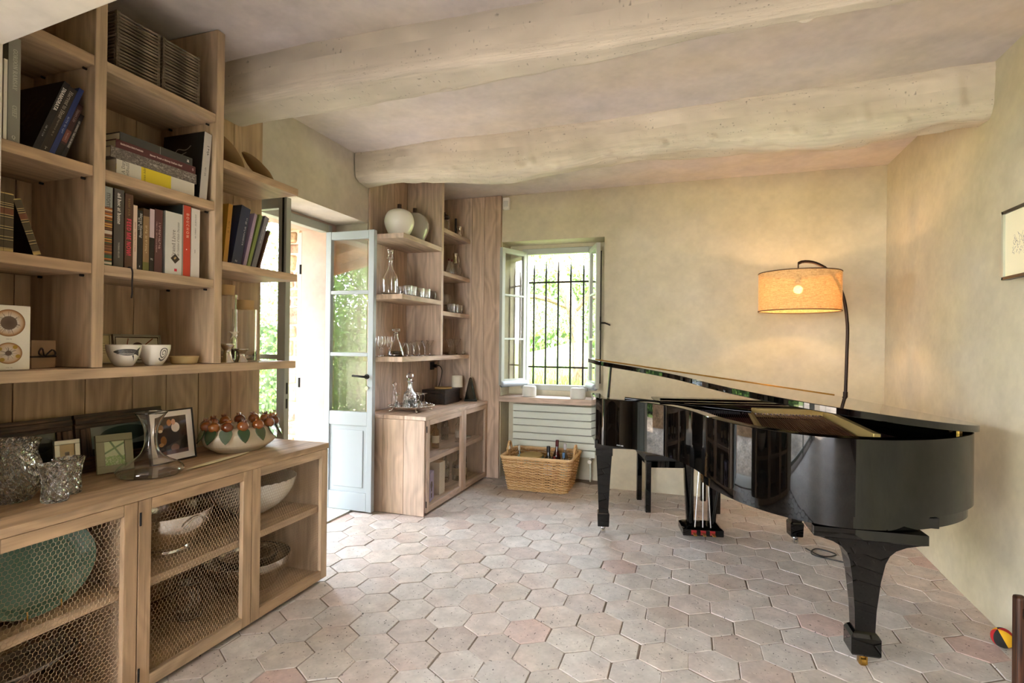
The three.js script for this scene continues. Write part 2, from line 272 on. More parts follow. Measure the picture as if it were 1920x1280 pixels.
{
  const rows = [[0.145, 0.68, 'panel'], [0.79, 1.235], [1.265, 1.735], [1.765, 2.18]];
  const d1 = struct('door_1', [-2.86, 0.015, -3.735]);
  panedLeaf(d1, 0.455, 2.245, 0.042, 0.05, rows, paintBlue, pane);
  const h = new G().cyl(0.02, 0.02, 0.012, 0.405, 1.075, 0.026, 14, PI / 2).tube([[0.405, 1.075, 0.03], [0.403, 1.076, 0.062], [0.38, 1.078, 0.07], [0.30, 1.082, 0.068]], 0.0085, { n: 16, k: 8 }); h.build('handle', iron, d1);
  const k = new G().cyl(0.017, 0.017, 0.01, 0.405, 0.985, 0.025, 14, PI / 2); k.build('keyhole_plate', steel, d1);
  const d2 = struct('door_2', [-2.86, 0.015, -2.755]); panedLeaf(d2, 0.46, 2.245, 0.042, 0.062, rows, paint, pane);
  new G().cyl(0.006, 0.006, 0.5, 0.44, 2.0, 0.027, 8).cyl(0.012, 0.012, 0.02, 0.44, 1.75, 0.03, 10, PI / 2).build('bolt', iron, d2);
  new G().span(0.455, 0.4605, 1.02, 1.09, -0.008, 0.008).span(0.455, 0.4605, 0.93, 0.99, -0.008, 0.008).build('lock_plate', iron, d2);
  const f = struct('trim_3', [-2.9, 0, -3.25]);
  new G().span(-2.93, -2.865, 0, 2.33, -3.80, -3.755, 0.004).build('jamb', paintBlue, f, true); new G().span(-2.93, -2.865, 0, 2.33, -2.74, -2.70, 0.004).build('jamb', paint, f, true); new G().span(-2.93, -2.865, 2.265, 2.33, -3.755, -2.74, 0.004).build('head', paint, f, true);
  new G().span(-3.12, -2.6, -0.004, 0.012, -3.755, -2.74, 0.003).build('threshold', paleStone, f, true);
}
// ---------- window in the back wall ----------
{
  const w = struct('window_1', [-1.33, 0.93, -5.45]);
  new G().span(-1.715, -1.655, 0.90, 2.36, -5.49, -5.43, 0.004).build('jamb', paint, w, true); new G().span(-1.01, -0.95, 0.90, 2.36, -5.49, -5.43, 0.004).build('jamb', paint, w, true);
  new G().span(-1.655, -1.01, 2.30, 2.36, -5.49, -5.43, 0.004).build('head', paint, w, true); new G().span(-1.655, -1.01, 0.89, 0.945, -5.50, -5.42, 0.006).build('sill_rail', paint, w, true);
  const casement = (x, ang, flip) => {
    const c = new THREE.Group(); c.name = 'casement'; c.position.set(x + 1.33, 0.02, 0.03); c.rotation.y = ang; w.add(c);
    const t = 0.036, W = 0.385, H = 1.375, st = 0.045, sx = flip; const sp = (g, x0, x1, y0, y1, z0, z1, r) => g.span(sx * x0, sx * x1, y0, y1, z0, z1, r);
    const fr = new G(); sp(fr, 0, st, 0, H, -t / 2, t / 2, 0.003); sp(fr, W - st, W, 0, H, -t / 2, t / 2, 0.003); for (const [a, b] of [[0, 0.06], [0.455, 0.475], [0.895, 0.915], [H - 0.05, H]]) sp(fr, st, W - st, a, b, -t / 2, t / 2, 0.003); fr.build('sash', paint, c);
    for (const [a, b] of [[0.06, 0.455], [0.475, 0.895], [0.915, H - 0.05]]) { const g = new G(); sp(g, st, W - st, a, b, -0.002, 0.002); g.build('pane', pane, c); }
    const dr = new G(); dr.add(lathe([[0, 0], [0.03, 0], [0.03, 0.38], [0, 0.38]], 14), M4(sx * 0.002, 0.012, -flip * 0.018 * 0 - 0.022, 0, 0, sx > 0 ? -PI / 2 : PI / 2)); dr.build('drip_moulding', paintBlue, c);
    if (flip < 0) new G().rod([sx * (W - 0.02), 0.05, 0.03], [sx * (W - 0.02), 1.3, 0.03], 0.006, 8).span(sx * (W - 0.03), sx * (W - 0.01), 0.55, 0.68, 0.02, 0.035).rod([sx * (W - 0.02), 0.62, 0.035], [sx * (W - 0.02), 0.62, 0.075], 0.008, 8).rod([sx * (W - 0.02), 0.62, 0.07], [sx * (W - 0.02), 0.60, 0.12], 0.007, 8).build('espagnolette', iron, c);
  };
  casement(-1.675, -PI / 2 - 0.384, 1); casement(-0.985, PI / 2 + 0.36, -1);
  const s = struct('trim_4', [-1.33, 0.8, -5.28]); timber('sill_board', woodPale[2], s, -1.851, -0.817, 0.782, 0.836, -5.43, -5.135, 'x', 0.004);
  // iron bars outside
  const b = thing('window_bars', 'black iron bars with pointed tips outside the window', 'window bars', [-1.36, 0.93, -5.6]);
  for (const x of [-1.764, -1.63, -1.497, -1.363, -1.228, -1.092, -0.96]) new G().box(0.017, 1.24, 0.017, x, 1.50, -5.6).cyl(0.0085, 0.011, 0.05, x, 2.115, -5.6, 4).cyl(0.011, 0.001, 0.13, x, 2.20, -5.6, 4).build('bar', iron, b, true);
  for (const y of [1.122, 2.025]) new G().span(-1.80, -0.86, y - 0.009, y + 0.009, -5.606, -5.594).build('crossbar', iron, b, true);
}

// ---------- bookcase, cabinets and shelves of limed oak ----------
const XB = -2.19; // front of the shelves
const planks = (o, mats, x, joints, y0, y1) => { for (let i = 0; i + 1 < joints.length; i++) timber('back_plank', anyOf(mats), o, x - 0.018, x + rr(-0.001, 0.001), y0, y1, joints[i] - 0.0016, joints[i + 1] + 0.0016, 'y', 0.0018); };
{
  const o = thing('bookcase', 'limed oak bookcase with open shelves full of books above the wire-door cabinets', 'bookcase', [-2.38, 0.785, -1.85]);
  planks(o, wood, -2.55, [-1.118, -1.404, -1.673, -1.887, -2.062, -2.251, -2.468, -2.69], 0.786, CEIL - 0.004);
  for (const z of [-1.119, -1.457, -2.015]) timber('upright', wood[2], o, -2.549, XB, z === -1.119 ? 1.252 : 1.252, CEIL - 0.004, z - 0.044, z, 'y');
  const sh = (y, z0, z1, x = XB) => timber('shelf', anyOf(wood), o, -2.549, x, y - 0.041, y, z0, z1, 'z');
  for (const y of [2.455, 2.03, 1.655]) { sh(y, -1.4565, -1.1635, XB - 0.004); sh(y, -2.0145, -1.5015, XB - 0.004); }
  sh(1.25, -2.585, -1.119); for (const y of [2.25, 1.752]) sh(y, -2.588, -2.0595);
  const pins = new G(); for (const z of [-1.463, -1.447 + 0.0, -1.508, -2.008]) for (const x of [-2.24, -2.48]) for (const y of [2.408, 1.983, 1.608]) pins.cyl(0.005, 0.005, 0.014, x, y, z === -1.447 ? -1.163 - 0.006 : z === -1.463 ? -1.451 : z === -1.508 ? -1.508 : -2.008, 8, PI / 2);
  pins.build('shelf_pins', blackPlastic, o, true).userData.kind = 'stuff';
}
// chicken wire over a door opening in the plane x = const
function wireMesh(o, x, y0, y1, z0, z1, W = 0.0155) {
  const r = 0.00055, H = W * 0.9, pos = [], edge = (a, b) => {
    const d = V(...b).sub(V(...a)), L = d.length(); d.normalize(); const u = V(1, 0, 0), v = V().crossVectors(d, u).normalize(), ring = [0, 1, 2].map((k) => { const t = k * 2 * PI / 3; return u.clone().multiplyScalar(Math.cos(t) * r).addScaledVector(v, Math.sin(t) * r); });
    for (let k = 0; k < 3; k++) { const A = ring[k], B = ring[(k + 1) % 3], p = (q, e) => pos.push(e[0] + q.x, e[1] + q.y, e[2] + q.z); p(A, a); p(B, a); p(B, b); p(A, a); p(B, b); p(A, b); }
  };
  const zc = (z) => clamp(z, Math.min(z0, z1), Math.max(z0, z1)), yc = (y) => clamp(y, y0, y1);
  const za = Math.min(z0, z1), zb = Math.max(z0, z1);
  for (let j = 0; y0 + j * H < y1 + H; j++) for (let i = 0; za + (i - 1) * W < zb; i++) {
    const j0 = () => rr(-0.0006, 0.0006), cz = za + (i + (j & 1) * 0.5) * W, cy = y0 + j * H, h = W * 0.30;
    const P = (z, y) => [x, yc(y), zc(z)], T = P(cz, cy + h + j0()), B = P(cz, cy - h), nb = P(cz + W / 2, cy + H - h + j0()), nl = P(cz - W / 2, cy + H - h);
    if (cz < za || cz > zb) continue;
    edge(B, T); if (cy + H < y1 + H * 0.6) { edge(T, nb); edge(T, nl); }
  }
  const g = new THREE.BufferGeometry(); g.setAttribute('position', new THREE.Float32BufferAttribute(pos, 3)); g.computeVertexNormals(); g.translate(-o.position.x, -o.position.y, -o.position.z);
  const m = new THREE.Mesh(g, wireMat); m.name = 'chicken_wire'; m.userData.kind = 'stuff'; o.add(m);
}
const wireMat = std(0xb9a083, 0.45, { metalness: 0.55 });
function wireDoor(cab, mats, x, z0, z1, y0, y1, hingeAt) { // z0 nearer the camera
  const d = new THREE.Group(); d.name = 'door'; d.position.set(x - cab.position.x, y0 - cab.position.y, (z0 + z1) / 2 - cab.position.z); cab.add(d);
  const base = { position: V(x, y0, (z0 + z1) / 2), add: (m) => d.add(m) }, s = 0.052, t = 0.024;
  const piece = (n, ...a) => { const m = timber(n, anyOf(mats), base, ...a, 0.003); return m; };
  piece('stile', x - t, x, y0, y1, z0 - s, z0, 'y'); piece('stile', x - t, x, y0, y1, z1, z1 + s, 'y'); piece('rail', x - t, x, y1 - 0.044, y1, z1 + s, z0 - s, 'z'); piece('rail', x - t, x, y0, y0 + 0.05, z1 + s, z0 - s, 'z');
  wireMesh(base, x - t + 0.003, y0 + 0.045, y1 - 0.04, z0 - s + 0.004, z1 + s - 0.004);
  if (hingeAt !== undefined) { for (const y of [y0 + 0.07, y1 - 0.07]) new G().cyl(0.004, 0.004, 0.05, x + 0.001, y, hingeAt, 8).build('hinge', iron, base, true); }
}
function cabinet(label, mats, z0, z1, doors, endPanel) { // z0 nearer the camera
  const o = thing('base_cabinet', label, 'cabinet', [-2.27, 0, (z0 + z1) / 2]), xf = -2.006;
  timber('back', mats[1], o, -2.566, -2.552, 0.03, 0.752, z1, z0, 'y'); timber('side', mats[0], o, -2.552, xf, 0.028, 0.752, z0 - 0.024, z0, 'y'); timber('side', mats[2], o, -2.552, xf, 0.028, 0.752, z1, z1 + 0.024, 'y');
  timber('bottom', mats[0], o, -2.552, xf, 0.028, 0.052, z1 + 0.024, z0 - 0.024, 'z'); timber('shelf', mats[2], o, -2.552, xf - 0.006, 0.395, 0.43, z1 + 0.024, z0 - 0.024, 'z'); timber('plinth', mats[1], o, -2.54, -2.03, 0, 0.028, z1 + 0.01, z0 - 0.01, 'z');
  for (const d of doors) wireDoor(o, mats, -1.98, ...d);
  return o;
}
cabinet('limed oak cabinet with one wire door holding the green platter', wood, -1.012, -1.494, [[-1.014, -1.4935, 0.022, 0.752]]);
cabinet('limed oak cabinet with two wire doors holding metal and white bowls', wood, -1.496, -2.613, [[-1.4965, -2.0515, 0.022, 0.752, -1.503], [-2.0545, -2.6125, 0.022, 0.752]]);
{ const o = thing('worktop', 'long limed oak worktop carrying picture frames and glassware', 'worktop', [-2.27, 0.753, -1.8]); for (const [a, b] of [[-2.548, -2.36], [-2.36, -2.17], [-2.17, -1.978]]) timber('board', wood[b > -2 ? 0 : 1], o, a, b - (b > -2 ? 0 : 0.0006), 0.753, 0.784, -2.618, -1.01, 'z', 0.003); }
{
  const o = thing('glass_shelf_unit', 'limed oak corner shelf unit with glassware between door and window', 'shelf unit', [-2.37, 0.785, -4.5]);
  planks(o, woodPale, -2.55, [-3.873, -4.06, -4.25, -4.43, -4.62, -4.80, -4.98, -5.15], 0.786, CEIL - 0.004);
  timber('upright', woodPale[2], o, -2.549, XB, 1.252, CEIL - 0.004, -4.529, -4.485, 'y');
  const sh = (y, z0, z1) => timber('shelf', anyOf(woodPale), o, -2.549, XB, y - 0.041, y, z1, z0, 'z');
  sh(2.24, -3.797, -4.4845); sh(1.752, -3.79, -4.4845); sh(1.25, -3.797, -5.149); for (const y of [2.43, 2.03, 1.66]) sh(y, -4.5295, -5.149);
  const p = thing('wall_panelling', 'narrow limed oak plank panel beside the window recess', 'wall panel', [-2.1, 0, -5.16]);
  const js = [-2.549, -2.37, -2.172, -2.035, -1.856]; for (let i = 0; i < 4; i++) timber('plank', anyOf(woodPale), p, js[i] + 0.0012, js[i + 1] - 0.0012, 0.004, CEIL - 0.004, -5.186, -5.151 + rr(-0.001, 0.001), 'y', 0.002);
  cabinet('limed oak cabinet with two wire doors holding bottles and boxes below the decanter tray', woodPale, -3.815, -5.148, [[-3.832, -4.556, 0.022, 0.752, -3.828], [-4.559, -5.146, 0.022, 0.752]]);
  const w = thing('worktop', 'limed oak worktop with a silver tray and metronome on it', 'worktop', [-2.27, 0.753, -4.48]); for (const [a, b] of [[-2.548, -2.36], [-2.36, -2.17], [-2.17, -1.978]]) timber('board', woodPale[b > -2 ? 2 : 1], w, a, b - (b > -2 ? 0 : 0.0006), 0.753, 0.784, -5.149, -3.805, 'z', 0.003);
  const e = thing('end_panel', 'pinkish limed oak plank end of the bottle cabinet next to the open door', 'panel', [-2.27, 0, -3.81]); const ej = [-2.55, -2.36, -2.17, -1.985]; for (let i = 0; i < 3; i++) timber('plank', woodPale[i], e, ej[i] + 0.0008, ej[i + 1] - 0.0008, 0.004, 0.7525, -3.8145, -3.80, 'y', 0.002);
}

// ---------- grand piano ----------
{
  const P0 = [0.25, 0, -3.6], piano = thing('grand_piano', 'glossy black grand piano with its lid slightly raised on a short prop', 'piano', P0);
  const curvePts = [[-0.665, -3.90], [-0.60, -3.815], [-0.475, -3.775], [-0.249, -3.645], [-0.118, -3.515], [-0.01, -3.32], [0.084, -3.064], [0.205, -2.84], [0.345, -2.69], [0.47, -2.615], [0.60, -2.585], [0.762, -2.605], [0.88, -2.655], [1.0, -2.735], [1.105, -2.835], [1.195, -2.96], [1.235, -3.07], [1.245, -3.19]];
  const cv = new THREE.CatmullRomCurve3(curvePts.map((p) => V(p[0], 0, p[1])), false, 'centripetal').getPoints(120).map((p) => [p.x, p.z]);
  const outline = [[-0.752, -4.22], [-0.71, -4.06], ...cv, [1.03, -3.86], [0.80, -4.52]]; // open at the keyboard front
  const normals = (L) => L.map((p, i) => { const a = L[Math.max(0, i - 1)], b = L[Math.min(L.length - 1, i + 1)], dx = b[0] - a[0], dz = b[1] - a[1], l = Math.hypot(dx, dz); return [-dz / l, dx / l]; }); // outwards
  const off = (L, d) => { const n = normals(L); return L.map((p, i) => [p[0] + n[i][0] * d, p[1] + n[i][1] * d]); };
  // a band of wood that follows a line: outside, inside, top and bottom
  function band(L, t, y0, y1, g = new G()) {
    const I = off(L, -t), n = normals(L), pos = [], nor = [];
    const quad = (a, b, c, d, na, nb) => { pos.push(...a, ...b, ...c, ...a, ...c, ...d); nor.push(...na, ...nb, ...nb, ...na, ...nb, ...na); };
    for (let i = 0; i + 1 < L.length; i++) {
      const A = L[i], B = L[i + 1], C = I[i], D = I[i + 1], na = [n[i][0], 0, n[i][1]], nb = [n[i + 1][0], 0, n[i + 1][1]], r = 0.003;
      quad([A[0], y0, A[1]], [B[0], y0, B[1]], [B[0], y1 - r, B[1]], [A[0], y1 - r, A[1]], na, nb);
      const A2 = [A[0] - na[0] * r, y1, A[1] - na[2] * r], B2 = [B[0] - nb[0] * r, y1, B[1] - nb[2] * r], e = (q) => [q[0] * 0.7, 0.7, q[2] * 0.7];
      quad([A[0], y1 - r, A[1]], [B[0], y1 - r, B[1]], B2, A2, e(na), e(nb));
      quad(A2, B2, [D[0], y1, D[1]], [C[0], y1, C[1]], [0, 1, 0], [0, 1, 0]);
      quad([D[0], y0, D[1]], [C[0], y0, C[1]], [C[0], y1, C[1]], [D[0], y1, D[1]], nb.map((v) => -v), na.map((v) => -v));
      quad([C[0], y0, C[1]], [D[0], y0, D[1]], [B[0], y0, B[1]], [A[0], y0, A[1]], [0, -1, 0], [0, -1, 0]);
    }
    for (const i of [0, L.length - 1]) { const A = L[i], C = I[i], s = i ? [0, 0, -1] : [0, 0, -1]; quad([A[0], y0, A[1]], [C[0], y0, C[1]], [C[0], y1, C[1]], [A[0], y1, A[1]], s, s); }
    const q = new THREE.BufferGeometry(); q.setAttribute('position', new THREE.Float32BufferAttribute(pos, 3)); q.setAttribute('normal', new THREE.Float32BufferAttribute(nor, 3)); return g.add(q);
  }
  // a flat board of outline L between heights given by h(x, z)
  function board(L, h, t, g = new G()) {
    const s = new THREE.Shape(L.map((p) => new THREE.Vector2(p[0], -p[1]))), e = new THREE.ExtrudeGeometry(s, { depth: t, bevelEnabled: t > 0.02, bevelSize: 0.003, bevelThickness: 0.003, bevelSegments: 2, curveSegments: 4 });
    e.rotateX(-PI / 2); const p = e.attributes.position; for (let i = 0; i < p.count; i++) p.setY(i, p.getY(i) + h(p.getX(i), p.getZ(i))); e.computeVertexNormals(); return g.add(e);
  }
  band(outline, 0.062, 0.66, 0.985).build('rim', blackLacquer, piano, true);
  const inn = off(outline, -0.02); band(inn.slice(40, -1), 0.05, 0.605, 0.66).build('lower_rim', blackLacquer, piano, true);
  board(off(outline, -0.05), () => 0.672, 0.02).build('bottom_board', blackSatin, piano, true);
  const ax = V(0.80 + 0.752, 0, -4.52 + 4.22).normalize(), bk = V(-ax.z, 0, ax.x), O = [(-0.752 + 0.80) / 2, (-4.22 - 4.52) / 2]; // along the keys, and towards the tail
  const L2 = (u, v) => [O[0] + ax.x * u + bk.x * v, O[1] + ax.z * u + bk.z * v], yaw = Math.atan2(-ax.z, ax.x);
  const local = (g, w, h, d, u, y, v) => { const [x, z] = L2(u, v); return g.rbox(w, h, d, x, y, z, 0.004, 0, yaw, 0); };
  local(new G(), 1.54, 0.06, 0.36, 0, 0.655, 0.19).build('key_bed', blackLacquer, piano, true);
  local(new G(), 1.44, 0.075, 0.025, 0, 0.715, 0.02).build('key_slip', blackLacquer, piano, true);
  { const [x, z] = L2(0, 0.2); new G().rbox(1.42, 0.025, 0.26, x, 0.79, z, 0.006, -0.12, yaw, 0).build('fallboard', blackLacquer, piano, true); }
  local(new G(), 1.42, 0.10, 0.04, 0, 0.91, 0.36).build('pin_block_front', blackLacquer, piano, true);
  // iron frame, strings and dampers
  const inner = off(outline, -0.075);
  board([...inner.slice(8, -1), L2(0.66, 0.40), L2(-0.66, 0.40)], () => 0.862, 0.012).build('soundboard', std(0x5a241a, 0.5), piano, true);
  const plate = new G(); band(off(outline, -0.066).slice(22, -2), 0.05, 0.874, 0.897, plate);
  const bar = (g, a, b, w, y0, y1) => { const dx = b[0] - a[0], dz = b[1] - a[1]; return g.rbox(w, y1 - y0, Math.hypot(dx, dz), (a[0] + b[0]) / 2, (y0 + y1) / 2, (a[1] + b[1]) / 2, 0.004, 0, Math.atan2(dx, dz), 0); };
  bar(plate, [-0.12, -4.02], [0.84, -4.11], 0.03, 0.88, 0.945); bar(plate, [0.84, -4.10], [0.845, -3.04], 0.032, 0.88, 0.948); bar(plate, [0.37, -4.07], [0.345, -3.10], 0.022, 0.898, 0.93); bar(plate, [-0.02, -4.0], [0.02, -3.62], 0.02, 0.898, 0.93);
  bar(plate, [-0.30, -4.10], [0.84, -4.22], 0.2, 0.92, 0.938);
  plate.build('iron_frame', goldPlate, piano, true);
  const endOf = (x) => { const k = [[-0.2, -3.72], [-0.1, -3.58], [0, -3.38], [0.1, -3.12], [0.2, -2.94], [0.35, -2.80], [0.5, -2.74], [0.9, -2.80]]; for (let i = 0; i + 1 < k.length; i++) if (x <= k[i + 1][0]) return mix(k[i][1], k[i + 1][1], (x - k[i][0]) / (k[i + 1][0] - k[i][0])); return -2.8; };
  const st = new G(); for (let i = 0; i < 72; i++) { const x = mix(-0.08, 0.81, i / 71), z1 = endOf(x) - 0.1; st.rod([x, 0.905, -4.02 - 0.09 * (x + 0.1)], [x - 0.01, 0.900, z1], i > 34 ? 0.0026 : 0.0013, 4); }
  const strings = st.build('strings', std(0x8a4a34, 0.35, { metalness: 0.8 }), piano, true); strings.userData.kind = 'stuff';
  const pinsG = new G(); for (let i = 0; i < 72; i++) { const x = mix(-0.24, 0.80, i / 71); pinsG.cyl(0.004, 0.0035, 0.03, x, 0.952, -4.11 - 0.1 * (x + 0.1) - (i % 2) * 0.025, 6); } for (let i = 0; i < 44; i++) { const x = mix(-0.05, 0.80, i / 43); pinsG.box(0.006, 0.012, 0.02, x, 0.905, -3.995 - 0.09 * (x + 0.1)); }
  pinsG.build('tuning_pins', chrome, piano, true).userData.kind = 'stuff';
  { const dm = new G(); for (let i = 0; i < 54; i++) { const x = mix(-0.15, 0.30, i / 53); dm.box(0.006, 0.02, 0.04, x, 0.915, -3.93 - 0.09 * (x + 0.1)); } dm.build('dampers', blackSatin, piano, true).userData.kind = 'stuff'; }
  { const [x, z] = L2(0.06, 0.40); new G().rbox(0.86, 0.012, 0.24, x, 0.985, z, 0.004, 0.03, yaw, 0).rbox(0.80, 0.016, 0.02, x + 0.02, 0.998, z + 0.10, 0.003, 0, yaw, 0).build('music_desk', blackLacquer, piano, true); }
  // lid: hinged along the bass side, raised by about eight degrees
    const lidY = (x, z) => 1.229 - 0.1315 * (x + 0.72) + 0.0176 * (z + 4.05), big = off(outline, 0.016), lidFront = [[-0.748, -4.06], [0.925, -4.20]];
  const lid = board([lidFront[0], ...big.slice(3, -1), lidFront[1]], lidY, 0.024).build('lid', blackLacquer, piano, true);
  { const a = [-0.70, -4.066], b = [0.915, -4.205], q = new G().rod([a[0], lidY(...a) + 0.026, a[1]], [b[0], lidY(...b) + 0.026, b[1]], 0.006, 8); q.build('long_hinge', brass, piano, true); }
  { const q = new G().rbox(0.012, 0.05, 0.035, 1.13, 0.985, -2.93, 0.002, 0, -0.7, 0).cyl(0.004, 0.004, 0.014, 1.128, 0.995, -2.926, 8, PI / 2, -0.7).cyl(0.004, 0.004, 0.014, 1.128, 0.972, -2.926, 8, PI / 2, -0.7); q.build('hinge', brass, piano, true); }
  { const a = [-0.575, 0.985, -3.90], b = [-0.555, lidY(-0.555, -3.88), -3.88]; new G().rod(a, b, 0.009, 8, 0.008).build('prop', blackLacquer, piano, true); const c = L2(0.1, 0.62); new G().rod([-0.45, 0.992, -3.84], [0.35, 0.95, -3.72], 0.009, 8).build('long_prop', blackLacquer, piano, true); }
  // legs
  function squareLoft(rows, g = new G()) { // rows [y, half x, half z, dx]
    const pos = [], c = (r) => [[-r[1], r[0], -r[2]], [r[1], r[0], -r[2]], [r[1], r[0], r[2]], [-r[1], r[0], r[2]]].map((p) => [p[0] + (r[3] ?? 0), p[1], p[2]]);
    const q = (a, b, d, e) => pos.push(...a, ...b, ...d, ...a, ...d, ...e);
    for (let i = 0; i + 1 < rows.length; i++) { const A = c(rows[i]), B = c(rows[i + 1]); for (let k = 0; k < 4; k++) { const m = (k + 1) % 4; q(A[m], A[k], B[k], B[m]); } }
    const A = c(rows[0]), B = c(rows.at(-1)); q(A[0], A[1], A[2], A[3]); q(B[3], B[2], B[1], B[0]);
    const e = new THREE.BufferGeometry(); e.setAttribute('position', new THREE.Float32BufferAttribute(pos, 3)); e.computeVertexNormals(); return g.add(e);
  }
  function caster(leg, mat) { new G().cyl(0.016, 0.016, 0.03, 0, 0.047, 0, 12).box(0.006, 0.034, 0.03, -0.013, 0.026, 0.004).box(0.006, 0.034, 0.03, 0.013, 0.026, 0.004).cyl(0.019, 0.019, 0.018, 0, 0.019, 0.006, 16, 0, 0, PI / 2).build('caster', mat, leg); }
  const legAt = (x, z, rows, ry, mat) => { const l = new THREE.Group(); l.name = 'leg'; l.position.set(x - P0[0], 0, z - P0[2]); l.rotation.y = ry; piano.add(l); squareLoft(rows).build('post', blackLacquer, l); caster(l, mat); return l; };
  const front = [[0.055, 0.036, 0.036], [0.06, 0.04, 0.04], [0.145, 0.043, 0.043], [0.155, 0.039, 0.039], [0.158, 0.034, 0.034], [0.40, 0.045, 0.045], [0.57, 0.055, 0.055], [0.571, 0.06, 0.065], [0.64, 0.06, 0.065]];
  legAt(-0.61, -3.95, front, yaw, chrome); legAt(0.68, -4.2, front, yaw, chrome);
  const tail = [[0.058, 0.050, 0.046], [0.066, 0.056, 0.052], [0.135, 0.056, 0.052], [0.150, 0.047, 0.044], [0.158, 0.038, 0.036], [0.25, 0.041, 0.040], [0.38, 0.053, 0.050], [0.46, 0.066, 0.06], [0.495, 0.079, 0.066], [0.52, 0.10, 0.07], [0.54, 0.135, 0.075], [0.555, 0.185, 0.08], [0.56, 0.21, 0.085], [0.60, 0.21, 0.085]];
  legAt(0.70, -2.70, tail, 0.05, brass);
  { const b = new G().rbox(0.48, 0.045, 0.18, 0.74, 0.628, -2.80, 0.004, 0, 0.05, 0).rbox(0.10, 0.05, 0.9, 0.55, 0.63, -3.3, 0.004, 0, 0.3, 0).rbox(0.10, 0.05, 1.0, 0.9, 0.63, -3.4, 0.004, 0, 0.25, 0); b.build('under_frame', blackSatin, piano, true); }
  // pedal lyre
  { const ly = new THREE.Group(); ly.name = 'pedal_lyre'; ly.position.set(0.06 - P0[0], 0, -4.12 - P0[2]); ly.rotation.y = yaw; piano.add(ly);
    squareLoft([[0.03, 0.135, 0.09], [0.035, 0.138, 0.094], [0.075, 0.138, 0.094], [0.092, 0.115, 0.07]]).build('pedal_box', blackLacquer, ly);
    for (const s of [-1, 1]) squareLoft([[0.09, 0.024, 0.022, s * 0.075], [0.40, 0.03, 0.026, s * 0.085], [0.63, 0.034, 0.03, s * 0.09]]).build('pillar', blackLacquer, ly);
    for (const s of [-1, 0, 1]) { new G().rbox(0.022, 0.01, 0.12, s * 0.063, 0.052, 0.09, 0.004).build('pedal', brass, ly); new G().rbox(0.036, 0.032, 0.004, s * 0.063, 0.056, 0.096, 0.001).build('felt', std(0x7d1414, 0.9), ly); new G().rod([s * 0.055, 0.06, 0.075], [s * 0.02 + 0.01, 0.64, 0.02], 0.0045, 8).build('rod', chrome, ly); }
    for (const s of [-1, 1]) new G().rod([s * 0.075, 0.10, 0.02], [s * 0.10, 0.64, 0.24], 0.008, 8).build('brace', blackSatin, ly); }
  { const c = document.createElement('canvas'); c.width = 256; c.height = 64; const x = c.getContext('2d'); x.fillStyle = '#060606'; x.fillRect(0, 0, 256, 64); x.fillStyle = '#b9b9b9'; x.font = 'bold 44px serif'; x.textAlign = 'center'; x.textBaseline = 'middle'; for (let i = 0; i < 6; i++) { x.fillRect(18 + i * 38, 14, 8, 36); x.fillRect(18 + i * 38, i % 2 ? 14 : 42, 26, 8); if (i % 3) x.fillRect(36 + i * 38, 14, 8, 36); } const t = new THREE.CanvasTexture(c); t.colorSpace = THREE.SRGBColorSpace;
    const g = new THREE.PlaneGeometry(0.07, 0.012), m = new THREE.Mesh(g, std(0xffffff, 0.2, { map: t })); m.name = 'maker_lettering'; const n = normals(cv)[14], q = cv[14]; m.position.set(q[0] + n[0] * 0.0012 - P0[0], 0.672, q[1] + n[1] * 0.0012 - P0[2]); m.rotation.y = Math.atan2(n[0], n[1]); piano.add(m); }
}
{ // bench
  const b = thing('piano_bench', 'black wooden piano bench standing behind the piano', 'bench', [-0.125, 0, -4.82], 0.29);
  new G().rbox(0.62, 0.05, 0.42, 0, 0.445, 0, 0.012).build('seat', std(0x0c0b0b, 0.5), b); new G().box(0.54, 0.06, 0.33, 0, 0.39, 0).build('apron', blackLacquer, b);
  for (const sx of [-1, 1]) for (const sz of [-1, 1]) new G().rbox(0.042, 0.42, 0.042, sx * 0.28, 0.21, sz * 0.18, 0.003).build('leg', blackLacquer, b);
}
